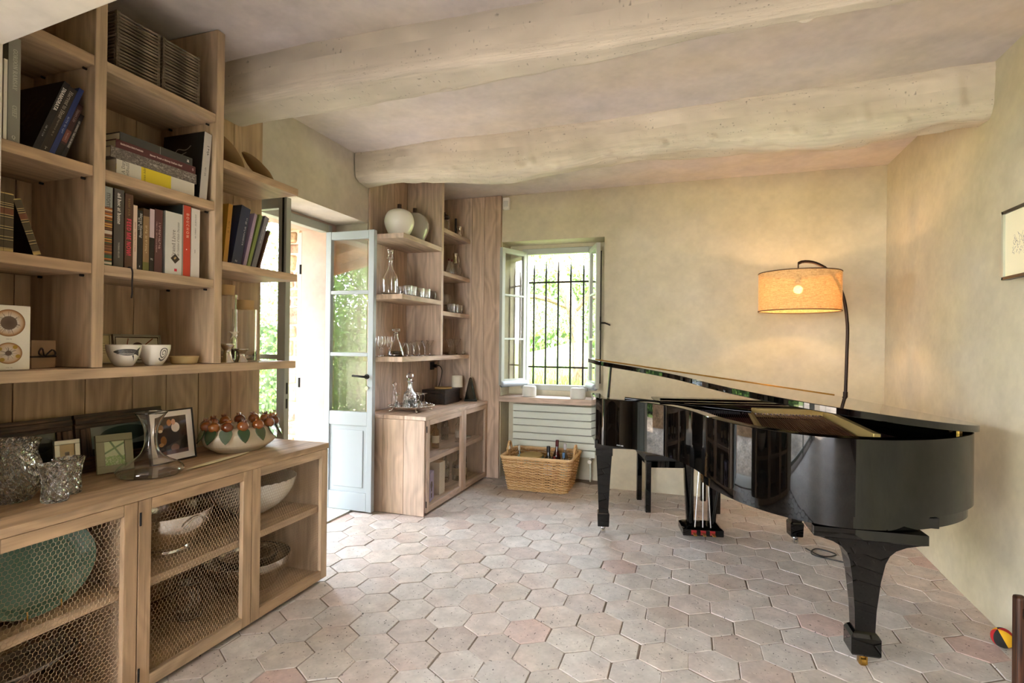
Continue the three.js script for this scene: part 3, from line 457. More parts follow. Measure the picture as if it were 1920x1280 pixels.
{ // arc floor lamp
  const X = 0.76, Z = -4.6, o = thing('floor_lamp', 'bronze arc floor lamp with a glowing linen drum shade in the corner', 'lamp', [1.085, 0, Z]);
  const bronze = std(0x2c1f18, 0.4, { metalness: 0.7 });
  new G().add(lathe([[0, 0, 1], [0.14, 0, 1], [0.14, 0.018], [0.132, 0.024, 1], [0, 0.026]], 32)).build('base', bronze, o);
  new G().tube([[0, 0.02, 0], [-0.012, 0.9, 0], [-0.004, 1.3, 0], [-0.003, 1.55, 0], [-0.035, 1.76, 0], [-0.115, 1.925, 0], [-0.22, 2.0, 0], [-0.30, 2.012, 0], [-0.332, 2.0, 0]], 0.0115, { n: 90, k: 10 }).build('pole', bronze, o);
  new G().cyl(0.016, 0.016, 0.07, -0.011, 1.0, 0, 12).build('joint', bronze, o);
  new G().rod([-0.332, 2.005, 0], [-0.332, 1.90, 0], 0.005, 8).cyl(0.02, 0.02, 0.07, -0.332, 1.875, 0, 14).build('lamp_holder', bronze, o);
  const linen = tex(512, (u, v) => { const a = fbm(u, v, 260, 40, 111, 2), b = fbm(u, v, 24, 260, 112, 2), t = 0.9 + 0.22 * (a - 0.5) + 0.4 * (b - 0.5); return [255 * t, 255 * t * 0.94, 255 * t * 0.83]; }, { m: 512 }); linen.repeat.set(4, 1);
  const sh = new THREE.MeshPhysicalMaterial({ color: 0xecd4b0, map: linen, roughness: 0.42, transmission: 0.42, thickness: 0, ior: 1.05, side: THREE.DoubleSide });
  const g = new THREE.CylinderGeometry(0.283, 0.283, 0.29, 64, 1, true); const m = new THREE.Mesh(g, sh); m.name = 'shade'; m.position.set(-0.325, 1.78, 0); o.add(m);
  for (const [n, y, k] of [['upper_rim', 1.925, -1], ['lower_rim', 1.635, 1]]) { const t = new THREE.TorusGeometry(0.283, 0.004, 6, 64); t.rotateX(PI / 2); const q = new THREE.Mesh(t, std(0x4a3624, 0.7)); q.name = n; q.position.set(-0.325, y, 0); o.add(q); }
  { const q = new G(); for (let k = 0; k < 3; k++) { const a = k * 2 * PI / 3 + 0.4; q.rod([-0.325, 1.885, 0], [-0.325 + 0.28 * Math.cos(a), 1.922, 0.28 * Math.sin(a)], 0.0025, 6); } q.build('shade_spider', bronze, o); }
  const bulb = new THREE.Mesh(new THREE.SphereGeometry(0.032, 20, 14), new THREE.MeshStandardMaterial({ color: 0xfff2d8, emissive: 0xffd8a0, emissiveIntensity: 1.4 })); bulb.name = 'bulb'; bulb.position.set(-0.332, 1.80, 0); o.add(bulb);
  const pl = new THREE.PointLight(0xffc890, 0.11, 0, 2); pl.position.set(-0.332, 1.80, 0); pl.castShadow = true; pl.shadow.radius = 1.6; pl.name = 'bulb_light'; o.add(pl);
}
{ // radiator in the window niche
  const o = thing('radiator', 'pale grey flat panel radiator with slotted joints under the window sill', 'radiator', [-1.34, 0.24, -5.36]);
  for (let k = 0; k < 7; k++) { new G().rbox(0.86, 0.0635, 0.022, 0, 0.035 + k * 0.0725, 0.012, 0.003).build('panel', radPaint, o); }
  const g = new G(); for (let k = 0; k < 6; k++) for (let i = 0; i < 58; i++) g.box(0.005, 0.0095, 0.012, -0.42 + i * 0.0147, 0.0712 + k * 0.0725, 0.012); g.build('slot_bridges', radPaint, o).userData.kind = 'stuff';
  new G().box(0.85, 0.50, 0.006, 0, 0.25, -0.003).build('back_plate', blackPlastic, o);
  new G().cyl(0.02, 0.02, 0.05, 0.38, -0.03, 0.03, 14, PI / 2).cyl(0.012, 0.012, 0.05, 0.38, -0.01, 0.0, 10).build('valve', whiteCer, o);
  new G().rod([0.38, -0.02, 0.0], [0.38, -0.238, 0.0], 0.008, 8).build('pipe', radPaint, o);
}
{ // picture on the right wall
  const o = thing('framed_sketch', 'framed pencil sketch in a black and silver frame hung above the piano tail', 'picture', [1.418, 1.69, -2.965], -PI / 2);
  const w = 0.44, h = 0.325, d = 0.03, b = 0.014;
  for (const s of [-1, 1]) { new G().box(b, h, d, s * (w - b) / 2, h / 2, d / 2).build('side_rail', std(0xb9bcae, 0.35, { metalness: 0.5 }), o); new G().box(w, b, d, 0, s < 0 ? b / 2 : h - b / 2, d / 2).build('cross_rail', std(0x1b1712, 0.4), o); }
  const c = document.createElement('canvas'); c.width = 512; c.height = 384; const x = c.getContext('2d'); x.fillStyle = '#f0e6c6'; x.fillRect(0, 0, 512, 384);
  for (let i = 0; i < 240; i++) { x.strokeStyle = 'rgba(70,65,80,' + (0.25 + 0.5 * rnd()).toFixed(2) + ')'; x.lineWidth = 1 + 2 * rnd(); x.beginPath(); const a = 200 + 60 * (rnd() - 0.5) * 4, q = 200 + 110 * (rnd() - 0.5); x.moveTo(a, q); x.lineTo(a + 26 * (rnd() - 0.5), q + 34 * (rnd() - 0.5)); x.stroke(); }
  const t = new THREE.CanvasTexture(c); t.colorSpace = THREE.SRGBColorSpace; const m = new THREE.Mesh(new THREE.PlaneGeometry(w - 0.02, h - 0.02), std(0xffffff, 0.6, { map: t })); m.name = 'drawing'; m.position.set(0, h / 2, 0.02); o.add(m);
}
{ // toy ball
  const o = thing('toy_ball', 'small black, yellow and red striped ball by the wall', 'ball', [1.352, 0.001, -3.07]);
  const cols = [std(0x141210, 0.8), std(0xd9a514, 0.8), std(0xa8141a, 0.8)];
  const sector = (a0, a1, mat, n) => { const g = new THREE.SphereGeometry(0.043, 16, 14, a0, a1 - a0); g.rotateZ(0.5); g.rotateY(0.2); g.translate(0, 0.043, 0); const m = new THREE.Mesh(g, mat); m.name = n; o.add(m); };
  for (let k = 0; k < 6; k++) sector(k * PI / 3 + 0.15, (k + 1) * PI / 3 + 0.15, cols[k % 3], 'stripe');
}
{ // dark wooden seat by the wall, only one corner in the frame
  const o = thing('wooden_chest', 'dark brown low wooden chest with a rounded corner post at the picture edge', 'chest', [1.282, 0, -2.395]);
  for (const [sx, sz] of [[-1, -1], [1, -1], [-1, 1], [1, 1]]) new G().rbox(0.04, 0.40, 0.045, sx * 0.062, 0.20, sz * 0.25, 0.012).build('corner_post', brownWood, o);
  new G().box(0.09, 0.28, 0.455, 0, 0.18, 0).build('body', darkWood, o); for (const s of [-1, 1]) new G().rbox(0.02, 0.04, 0.455, s * 0.056, 0.34, 0, 0.004).build('rail', brownWood, o);
}
{ const o = thing('motion_sensor', 'small white motion sensor on the wall above the window panel', 'sensor', [-1.805, 2.72, -5.188]); new G().rbox(0.07, 0.12, 0.045, 0, 0.06, 0.0225, 0.008).build('case', paperWhite, o); new G().rbox(0.05, 0.06, 0.01, 0, 0.055, 0.045, 0.004).build('lens', std(0xdadad2, 0.3), o); }

{ // unseen dark furniture added behind the camera to darken the piano reflections
  const o = thing('added_armoire', 'tall dark cupboard added out of view behind the camera to darken the piano rim reflections', 'added_armoire', [2.6, 0, 2.2]);
  new G().rbox(0.62, 2.25, 3.6, 0, 1.17, 0, 0.01).build('body', darkWood, o); new G().rbox(0.68, 0.08, 3.66, 0, 2.32, 0, 0.02).build('cornice', darkWood, o); new G().box(0.6, 0.06, 3.55, 0, 0.03, 0).build('plinth', darkWood, o);
  for (let k = 0; k < 4; k++) { const z = -1.35 + k * 0.9; const d = new THREE.Group(); d.name = 'door'; d.position.set(-0.315, 0.12, z); o.add(d); new G().rbox(0.02, 2.1, 0.86, -0.01, 1.05, 0, 0.006).build('leaf', brownWood, d); new G().sph(0.016, -0.03, 1.0, 0.36, 10).build('knob', brass, d); }
  const c = thing('added_sideboard', 'long dark cabinet added out of view at the rear wall to darken the piano reflections', 'added_sideboard', [1.15, 0, 4.7]); new G().rbox(2.2, 2.0, 0.5, 0, 1.0, 0, 0.01).build('body', darkWood, c);  // also added unseen, a dark block for the lacquer to mirror
  for (let k = 0; k < 3; k++) { const d = new THREE.Group(); d.name = 'door'; d.position.set(-0.72 + k * 0.72, 0.1, -0.255); c.add(d); new G().rbox(0.68, 1.8, 0.02, 0, 0.9, -0.01, 0.006).build('leaf', brownWood, d); new G().sph(0.016, 0.28, 0.9, -0.03, 10).build('knob', brass, d); }
}

{ const o = thing('floor_cable', 'black cable looping on the floor behind the piano leg', 'cable', [0.85, 0.001, -4.0]); new G().tube([[-0.12, 0.006, -0.1], [-0.04, 0.006, 0.02], [0.05, 0.006, -0.05], [-0.05, 0.006, -0.12], [-0.1, 0.006, 0.0], [0.06, 0.006, 0.08], [0.2, 0.006, 0.12], [0.26, 0.006, -0.2], [0.24, 0.006, -0.5]], 0.0045, { n: 70, k: 6 }).build('cord', blackPlastic, o); }

// ---------- print: one sheet that holds every spine, cover and picture ----------
const ATL = document.createElement('canvas'); ATL.width = ATL.height = 2048; const ac = ATL.getContext('2d'); ac.fillStyle = '#888'; ac.fillRect(0, 0, 2048, 2048);
let apx = 4, apy = 4, aph = 0;
function alloc(w, h, draw) { // draw(ctx, w, h) paints the patch; gives its place in uv
  w = Math.ceil(w); h = Math.ceil(h); if (apx + w + 4 > 2048) { apx = 4; apy += aph + 4; aph = 0; }
  if (apy + h > 2046) throw new Error('print sheet is full');
  ac.save(); ac.beginPath(); ac.rect(apx, apy, w, h); ac.clip(); ac.translate(apx, apy); draw(ac, w, h); ac.restore();
  const r = { u0: (apx + 1) / 2048, u1: (apx + w - 1) / 2048, v0: 1 - (apy + h - 1) / 2048, v1: 1 - (apy + 1) / 2048 }; apx += w + 4; aph = Math.max(aph, h); return r;
}
const mapUV = (g, r) => { const uv = g.attributes.uv; for (let i = 0; i < uv.count; i++) uv.setXY(i, mix(r.u0, r.u1, uv.getX(i)), mix(r.v0, r.v1, uv.getY(i))); return g; };
const printTex = new THREE.CanvasTexture(ATL); printTex.colorSpace = THREE.SRGBColorSpace; printTex.magFilter = THREE.LinearFilter;
const printMat = std(0xffffff, 0.42, { map: printTex }), printMatte = std(0xffffff, 0.75, { map: printTex }), printGloss = phy(0xffffff, 0.2, { map: printTex, clearcoat: 0.6 });
// lettering too small to read in the photograph: n letter-sized strokes
const strokes = (c, n, size) => { for (let i = 0; i < n; i++) { if (rnd() < 0.12) continue; const x = (i - n / 2) * size * 0.62; c.fillRect(x, -size * 0.35, size * 0.12, size * (0.4 + 0.3 * rnd())); if (rnd() < 0.7) c.fillRect(x, size * rr(-0.3, 0.2), size * 0.4, size * 0.12); if (rnd() < 0.5) c.fillRect(x + size * 0.3, -size * 0.25, size * 0.12, size * 0.55); } };
const spineArt = (bg, texts, extra) => (c, w, h) => {
  c.fillStyle = bg; c.fillRect(0, 0, w, h); if (extra) extra(c, w, h);
  for (const [s, col, at, size, font = 'sans-serif', dir = 1, across = 0.5, len] of texts) { c.save(); c.translate(w * across, h * at); if (dir) c.rotate(dir * PI / 2); c.fillStyle = col; c.textAlign = 'center'; c.textBaseline = 'middle'; c.font = font.includes(' ') ? font.replace('#', Math.round(w * size) + 'px') : Math.round(w * size) + 'px ' + font; if (s[0] === '~') strokes(c, Number(s.slice(1)), Math.round(w * size)); else if (len) c.fillText(s, 0, 0, h * len); else c.fillText(s, 0, 0); c.restore(); }
};
const coverMats = new Map(), coverMat = (c) => { if (!coverMats.has(c)) coverMats.set(c, std(c, 0.45)); return coverMats.get(c); };
// spine faces +x, height y, thickness z; the group's origin is the middle of its foot at the spine
function book(label, group, { x = -2.215, y, z, t, h, d = 0.24, tilt = 0, lie = false, cover, art, face, paperCol = paper }) {
  const o = thing('book', label, 'book', [x, y, z], 0, group), b = 0.0028, e = 0.0015;
  if (lie) { o.rotation.x = PI / 2; o.position.y = y + t / 2; o.position.z = z - h; } else if (tilt) { o.rotation.x = tilt; o.position.y = y + Math.abs(Math.sin(tilt)) * t / 2 + 0.0005; } else o.position.y = y + 0.0005;
  new G().box(d, h, b, -d / 2, h / 2, t / 2 - b / 2).box(d, h, b, -d / 2, h / 2, -t / 2 + b / 2).build('boards', coverMat(cover), o);
  new G().box(d - 0.008, h - 0.008, t - 2 * b, -d / 2 + 0.001, h / 2, 0).build('pages', paperCol, o);
  const g = new THREE.BoxGeometry(b, h - e, t); mapUV(g, alloc(Math.max(14, t * 1300), h * 1300, art)); g.translate(-b / 2 + 0.0006, h / 2, 0); const m = new THREE.Mesh(g, printMat); m.name = 'spine'; o.add(m);
  if (face) { const q = mapUV(new THREE.PlaneGeometry(d - 0.01, h - 0.01), alloc(d * 500, h * 500, face)); q.translate(-d / 2, h / 2, t / 2 + 0.0006); const k = new THREE.Mesh(q, printMat); k.name = 'front_cover_print'; o.add(k); }
  return o;
}
const noiseLines = (cols) => (c, w, h) => { for (let y = 0; y < h; y += 6) { c.fillStyle = cols[Math.floor(rnd() * cols.length)]; c.fillRect(0, y, w, 5 + 8 * rnd()); } };
{ // top left bay
  const gr = 'books in the narrow upper bay';
  book('tall grey cookbook with stars on its spine, upright in the narrow upper bay', gr, { x: -2.235, y: 2.03, z: -1.221, t: 0.036, h: 0.372, cover: 0x8b8a80, art: spineArt('#8f8d82', [['GORDON RAMSAY', '#d2cfc0', 0.30, 0.44, 'serif', 1, 0.55], ['★★★', '#d8d5c8', 0.55, 0.4, 'sans-serif', 1, 0.5], ['CHEF', '#d2cfc0', 0.69, 0.44, 'serif', 1, 0.55], ['Q', '#e0ddd0', 0.93, 0.4, 'serif', 0, 0.5]]) });
  book('thin white book squeezed beside the tall grey starred cookbook', gr, { x: -2.235, y: 2.03, z: -1.196, t: 0.010, h: 0.285, cover: 0xe6dfcf, art: spineArt('#ece6d8', [['·', '#554', 0.4, 0.8]]) });
  const L = (label, o) => book(label, gr, { x: -2.235, y: 2.03, ...o });
  L('black book with big silver capitals leaning with its cover showing', { z: -1.286, t: 0.021, h: 0.305, d: 0.27, tilt: -0.34, cover: 0x0b0a0a, art: spineArt('#0e0d0d', [['INAMORATA', '#e8e4dc', 0.25, 0.8, 'bold # sans-serif', 1, 0.5, 0.46], ['~10', '#d8d4cc', 0.72, 0.34, 'bold # sans-serif', 1, 0.5]]), face: (c, w, h) => { c.fillStyle = '#0d0c0c'; c.fillRect(0, 0, w, h); c.fillStyle = '#3a2f28'; for (let i = 0; i < 60; i++) c.fillRect(w * (0.35 + 0.4 * rnd()), h * (0.2 + 0.5 * rnd()), 10 * rnd(), 14 * rnd()); c.fillStyle = '#6b3a36'; c.fillRect(w * 0.1, h * 0.9, w * 0.3, 8); } });
  L('dark brown book with cream lettering leaning next to the black cover', { z: -1.3122, t: 0.027, h: 0.292, tilt: -0.34, cover: 0x241c14, art: spineArt('#2a2118', [['Harvest to Heat', '#c9bfa8', 0.27, 0.62, 'serif', 1, 0.45, 0.42], ['~16', '#a89e88', 0.62, 0.3, 'serif', 1, 0.5], ['T', '#c9bfa8', 0.93, 0.5, 'serif', 0]]) });
  L('royal blue paperback leaning between two dark cookbooks', { z: -1.3365, t: 0.017, h: 0.305, tilt: -0.34, cover: 0x1c2b5e, art: spineArt('#22346e', [['~14', '#b9c3e0', 0.55, 0.5, 'sans-serif', 1]]) });
  L('dark red book with a rust band leaning in the narrow bay', { z: -1.3562, t: 0.018, h: 0.240, tilt: -0.34, cover: 0x2a1718, art: spineArt('#3a1c1e', [['Diners Life', '#b09890', 0.22, 0.6, 'serif', 1], ['~7', '#b89c90', 0.62, 0.42, 'serif', 1]], (c, w, h) => { c.fillStyle = '#7a463c'; c.fillRect(0, h * 0.5, w, h * 0.22); c.fillStyle = '#14100f'; c.fillRect(0, h * 0.76, w, h); }) });
  L('slim black book with white capitals leaning lowest against the upright', { z: -1.3742, t: 0.014, h: 0.202, tilt: -0.34, cover: 0x100e10, art: spineArt('#17131a', [['LES GRANDES TABLES DU MONDE', '#dcd6cc', 0.45, 0.5, 'bold # sans-serif', 1, 0.5, 0.78]]) });
  const gl = 'leather-bound volumes', leather = (n) => spineArt('#4a3c26', [], (c, w, h) => { for (const y of [0.17, 0.20, 0.24, 0.36, 0.40, 0.56, 0.60, 0.73, 0.78, 0.92]) { c.fillStyle = '#d3b878'; c.fillRect(0, h * y, w, 3); c.fillStyle = '#241a10'; c.fillRect(0, h * y + 3, w, 4); } c.fillStyle = '#6b3a22'; c.fillRect(0, h * 0.26, w, h * 0.10); c.fillStyle = '#c8ac6c'; c.fillRect(0, 0, w, 6); c.fillRect(0, h * 0.935, w, h * 0.05); });
  const B = (label, o) => book(label, gl, { x: -2.235, y: 1.655, d: 0.14, cover: 0x1e150e, art: leather(), ...o });
  B('gilt leather-bound volume standing at the far end of its row by the post', { z: -1.186, t: 0.022, h: 0.205 }); B('gilt leather-bound volume standing upright next to the leaning one', { z: -1.2115, t: 0.027, h: 0.205 }); B('gilt leather-bound volume leaning against its upright neighbours', { z: -1.299, t: 0.024, h: 0.20, tilt: 0.335 });
}
{ // flat stack and the upright book beside it
  const gs = 'stack of books lying flat', S = (label, y, z, t, h, o) => book(label, gs, { x: -2.222, y, z, t, h, lie: true, ...o });
  S('cream and yellow book at the bottom of the flat stack', 2.0305, -1.563, 0.064, 0.362, { cover: 0xd8d2c0, art: spineArt('#ded7c8', [['A Day', '#5a564c', 0.08, 0.30, 'serif', 0, 0.6], ['at elBulli', '#5a564c', 0.13, 0.26, 'serif', 0, 0.4], ['Ferran Adrià', '#6b6420', 0.33, 0.2, 'serif', 0, 0.5]], (c, w, h) => { c.fillStyle = '#e8cf2e'; c.fillRect(0, h * 0.29, w, h * 0.38); }) });
  S('grey marbled book in the flat stack above the yellow one', 2.0958, -1.540, 0.044, 0.396, { cover: 0x6a625c, art: spineArt('#6b625c', [['~8', '#cfc8bf', 0.50, 0.3, 'serif', 1], ['~6', '#cfc8bf', 0.9, 0.3, 'serif', 1]], (c, w, h) => { for (let i = 0; i < 500; i++) { c.fillStyle = ['#857c74', '#575049', '#938a82'][i % 3]; c.fillRect(w * rnd(), h * rnd(), 2 + 5 * rnd(), 3 + 9 * rnd()); } }) });
  S('burgundy book with white lettering in the flat stack', 2.1403, -1.560, 0.034, 0.370, { cover: 0x4a1c20, art: spineArt('#521f24', [['Massimo Bottura Osteria Francescana', '#e5d5cc', 0.18, 0.30, 'bold # sans-serif', 1, 0.6, 0.26], ['Never Trust a Skinny Italian Chef', '#eadcd4', 0.60, 0.34, 'bold # sans-serif', 1, 0.5, 0.42], ['◊', '#e5d5cc', 0.96, 0.5, 'sans-serif', 1]]) });
  S('charcoal book on top of the flat stack', 2.1748, -1.575, 0.034, 0.338, { cover: 0x232220, art: spineArt('#383734', [['a', '#f0ece4', 0.93, 0.6, 'bold # serif', 1]], (c, w, h) => { c.fillStyle = '#8a8780'; c.fillRect(0, h * 0.52, w, 3); }) });
  book('white-spined book with black cover leaning beside the flat stack', 'upright book beside the stack', { x: -2.215, y: 2.03, z: -1.9655, t: 0.040, h: 0.325, d: 0.26, tilt: -0.08, cover: 0x131211, art: spineArt('#c9c3ba', [['~4', '#26231f', 0.27, 0.5, 'italic # serif', 1, 0.62], ['~6', '#6f6a62', 0.60, 0.34, 'sans-serif', 1, 0.5], ['◇', '#26231f', 0.95, 0.4, 'sans-serif', 0]]), face: (c, w, h) => { c.fillStyle = '#151413'; c.fillRect(0, 0, w, h); c.strokeStyle = '#cfcac0'; c.lineWidth = 2; c.beginPath(); c.moveTo(w * 0.3, h * 0.3); c.bezierCurveTo(w * 0.4, h * 0.1, w * 0.5, h * 0.35, w * 0.7, h * 0.18); c.moveTo(w * 0.35, h * 0.34); c.lineTo(w * 0.6, h * 0.28); c.stroke(); } });
}
{ // row of cookbooks
  const g = 'row of cookbooks on the middle shelf', R = (label, z, t, h, o) => book(label, g, { y: 1.655, z, t, h, ...o }), W = '#efe9df';
  R('striped orange, brown and grey cookbook standing first beside the upright', -1.531, 0.029, 0.315, { cover: 0x8c7258, art: spineArt('#8f8a84', [['mom', '#3f3a36', 0.17, 0.85, 'sans-serif', 1], ['▪', '#d86c7c', 0.93, 0.5]], (c, w, h) => { noiseLines(['#c8772e', '#5a3a26', '#d8a24a', '#7a4630', '#d8ccb8', '#3a5a40', '#8a5a3a'])(c, w, h); c.fillStyle = '#9aa09c'; c.fillRect(0, 0, w, h * 0.26); }) });
  R('dark grey cookbook with bold white lower-case lettering next to the striped one', -1.572, 0.040, 0.316, { cover: 0x45413d, art: spineArt('#4a4642', [['ad hoc at home', W, 0.25, 0.46, 'bold # serif', 1, 0.5, 0.40], ['THOMAS KELLER', '#c9c3b8', 0.78, 0.22, 'sans-serif', 1, 0.5], ['▲', '#b05860', 0.955, 0.36, 'sans-serif', 0]]) });
  R('brown cookbook with bright pink capitals on its spine', -1.6135, 0.034, 0.308, { cover: 0x4a2f22, art: spineArt('#553626', [['~8', '#8a7440', 0.18, 0.42, 'sans-serif', 1], ['FEED ME NOW!', '#e03a58', 0.58, 0.72, 'bold # sans-serif', 1, 0.5, 0.50], ['●', '#e8dcc8', 0.94, 0.5, 'sans-serif', 0]]) });
  { const q = thing('bookmark_ribbon', 'dark ribbon hanging over the shelf edge below the brown cookbook', 'ribbon', [-2.19, 1.657, -1.609]); new G().tube([[-0.02, 0.001, 0], [-0.004, 0.001, 0], [0.004, -0.012, 0], [0.005, -0.06, 0.001], [0.003, -0.10, -0.001], [0.004, -0.125, 0.002]], 0.0035, { n: 20, k: 5 }).build('band', std(0x241814, 0.8), q); }
  R('thin pale pink recipe book between brown and black spines', -1.640, 0.0165, 0.268, { cover: 0xd4b8a4, art: spineArt('#d9bfa9', [['~24', '#9a5a50', 0.5, 0.5, 'serif', 1]]) });
  R('black cookbook with white handwritten script on its spine', -1.661, 0.0225, 0.252, { cover: 0x121010, art: spineArt('#161412', [['Marcus Wareing', W, 0.25, 0.55, 'italic # serif', 1, 0.66, 0.42], ['~9', W, 0.25, 0.45, 'italic # serif', 1, 0.25], ['ℓ', W, 0.94, 0.5, 'serif', 0]]) });
  R('tan cookbook with faint cream lettering', -1.688, 0.027, 0.264, { cover: 0x8a6c48, art: spineArt('#93744f', [['~14', '#d9c59c', 0.5, 0.5, 'serif', 1]], (c, w, h) => { c.fillStyle = '#4a3020'; c.fillRect(0, 0, w, h * 0.12); c.fillStyle = '#6d6a34'; c.fillRect(0, h * 0.86, w, h); }) });
  R('slim two-tone lilac and black book between tan and plum spines', -1.714, 0.021, 0.270, { cover: 0x352822, art: spineArt('#17120f', [['if', W, 0.80, 0.6, 'serif', 1]], (c, w, h) => { c.fillStyle = '#c9b4b8'; c.fillRect(0, 0, w, h * 0.46); }) });
  R('plum cookbook with thin white capitals', -1.7445, 0.036, 0.275, { cover: 0x4c2a2c, art: spineArt('#573032', [['~12', '#cbb0a8', 0.42, 0.42, 'serif', 1, 0.6], ['~26', '#cbb0a8', 0.45, 0.24, 'serif', 1, 0.25], ['▴', W, 0.95, 0.3, 'sans-serif', 0]]) });
  R('very thick white cookbook with a dark diamond picture on its spine', -1.817, 0.082, 0.279, { cover: 0xc9c6bf, art: spineArt('#d8d5cd', [['Grand Livre', '#4a463e', 0.50, 0.26, 'serif', -1, 0.50], ['de Cuisine d\'Alain Ducasse', '#4a463e', 0.42, 0.17, 'italic # serif', -1, 0.76, 0.55]], (c, w, h) => { c.save(); c.translate(w * 0.6, h * 0.74); c.rotate(PI / 4); c.fillStyle = '#2c1e14'; c.fillRect(-w * 0.19, -w * 0.19, w * 0.38, w * 0.38); c.fillStyle = '#b89a6a'; c.fillRect(-w * 0.08, -w * 0.1, w * 0.1, w * 0.16); c.restore(); c.fillStyle = '#c8243c'; c.fillRect(w * 0.55, h * 0.90, w * 0.16, w * 0.14); }) });
  R('bright red cookbook with wide-spaced cream letters', -1.881, 0.042, 0.326, { cover: 0x2c3230, art: spineArt('#c8402c', [['B O U C H O N', '#f0dcc8', 0.28, 0.42, 'sans-serif', 1, 0.6, 0.46], ['•', W, 0.62, 0.5], ['▲', W, 0.95, 0.5, 'sans-serif', 0]], (c, w, h) => { c.fillStyle = '#8f9a90'; c.fillRect(0, 0, w * 0.12, h); }) });
  R('white cookbook with a small black triangle at the end of the row', -1.928, 0.046, 0.322, { cover: 0xcfd2c8, art: spineArt('#e3ddd4', [['~18', '#6b665e', 0.26, 0.22, 'sans-serif', 1, 0.5, 0.42], ['—', '#3c3833', 0.62, 0.4, 'sans-serif', 1], ['▲', '#3c3833', 0.945, 0.4, 'sans-serif', 0]]) });
  R('dark teal boxed book standing deeper behind the white and red spines', -1.9025, 0.088, 0.0, { h: 0.328, x: -2.45, d: 0.085, cover: 0x2c3432, art: spineArt('#2c3432', [['~6', '#8f948e', 0.1, 0.2, 'sans-serif', 0]]) });
}
{ // leaning row in the open end bay
  const g = 'leaning books at the open end of the bookcase', R = (label, z, t, h, tilt, bg, o = {}) => book(label, g, { x: -2.24, y: 1.752, z, t, h, d: 0.22, tilt, cover: o.cover ?? new THREE.Color(bg).getHex(), art: spineArt(bg, o.tx ?? []) });
  R('mint green book pressed against the upright at the open end', -2.079, 0.018, 0.31, 0, '#9fc0a0'); R('ochre yellow book beside the thick navy one', -2.123, 0.026, 0.305, -0.10, '#b8842e', { tx: [['~8', '#6a4a14', 0.4, 0.5, 'serif', 1]] });
  R('thick navy blue book with white lettering at the open end', -2.192, 0.060, 0.315, -0.20, '#26304e', { tx: [['~16', '#d8d8e0', 0.42, 0.26, 'bold # sans-serif', 1, 0.75], ['▬', '#e8e4dc', 0.6, 0.5, 'sans-serif', 0, 0.2], ['~2', '#c8c8d0', 0.95, 0.25, 'sans-serif', 0]] });
  R('slim lilac book leaning beside the navy one', -2.247, 0.020, 0.300, -0.25, '#a590a8', { tx: [['~10', '#e8e0e8', 0.4, 0.4, 'serif', 1]] }); R('slim olive green book leaning in the open end bay', -2.274, 0.020, 0.305, -0.28, '#7c8a4a'); R('grey book with pale lettering leaning in the open end bay', -2.309, 0.030, 0.305, -0.31, '#77757c', { tx: [['~18', '#dcdce0', 0.35, 0.34, 'bold # sans-serif', 1]] }); R('thin brown folder leaning outermost of the end bay books', -2.347, 0.010, 0.235, -0.33, '#5a3a28');
}
{ // slatted twig baskets on the top shelf
  const twig = [0xd9cdba, 0xc4b7a2, 0xe2d8c8].map((c) => std(c, 0.9, { map: darkWoodTex }));
  const mk = (label, z, w) => {
    const o = thing('twig_basket', label, 'basket', [-2.37, 2.456, z], 0, 'twig baskets on the top shelf'), d = 0.30, h = 0.235, R = 0.0055;
    for (const [sx, sz] of [[1, 1], [1, -1], [-1, 1], [-1, -1]]) new G().box(0.014, h, 0.014, sx * d / 2, h / 2, sz * w / 2).build('corner_stick', twig[1], o);
    for (let k = 0; k < 17; k++) { const y = 0.007 + k * 0.0137, e = () => rr(-0.0012, 0.0012);
      for (const s of [1, -1]) { new G().rod([s * (d / 2 + 0.004) + e(), y + e(), -w / 2 - 0.004], [s * (d / 2 + 0.004) + e(), y + e(), w / 2 + 0.004], R * rr(0.8, 1.05), 6).build('slat', anyOf(twig), o); new G().rod([-d / 2 - 0.004, y + 0.005 + e(), s * (w / 2 + 0.004)], [d / 2 + 0.004, y + 0.005 + e(), s * (w / 2 + 0.004) + e()], R * rr(0.8, 1.05), 6).build('slat', anyOf(twig), o); } }
    new G().box(d - 0.01, h - 0.03, w - 0.01, 0, h / 2 - 0.012, 0).build('lining', std(0x3a3028, 0.95), o);
  };
  mk('grey slatted twig basket nearer the tall upright on the top shelf', -1.645, 0.175); mk('grey slatted twig basket further along the top shelf beside the beam', -1.845, 0.175);
}
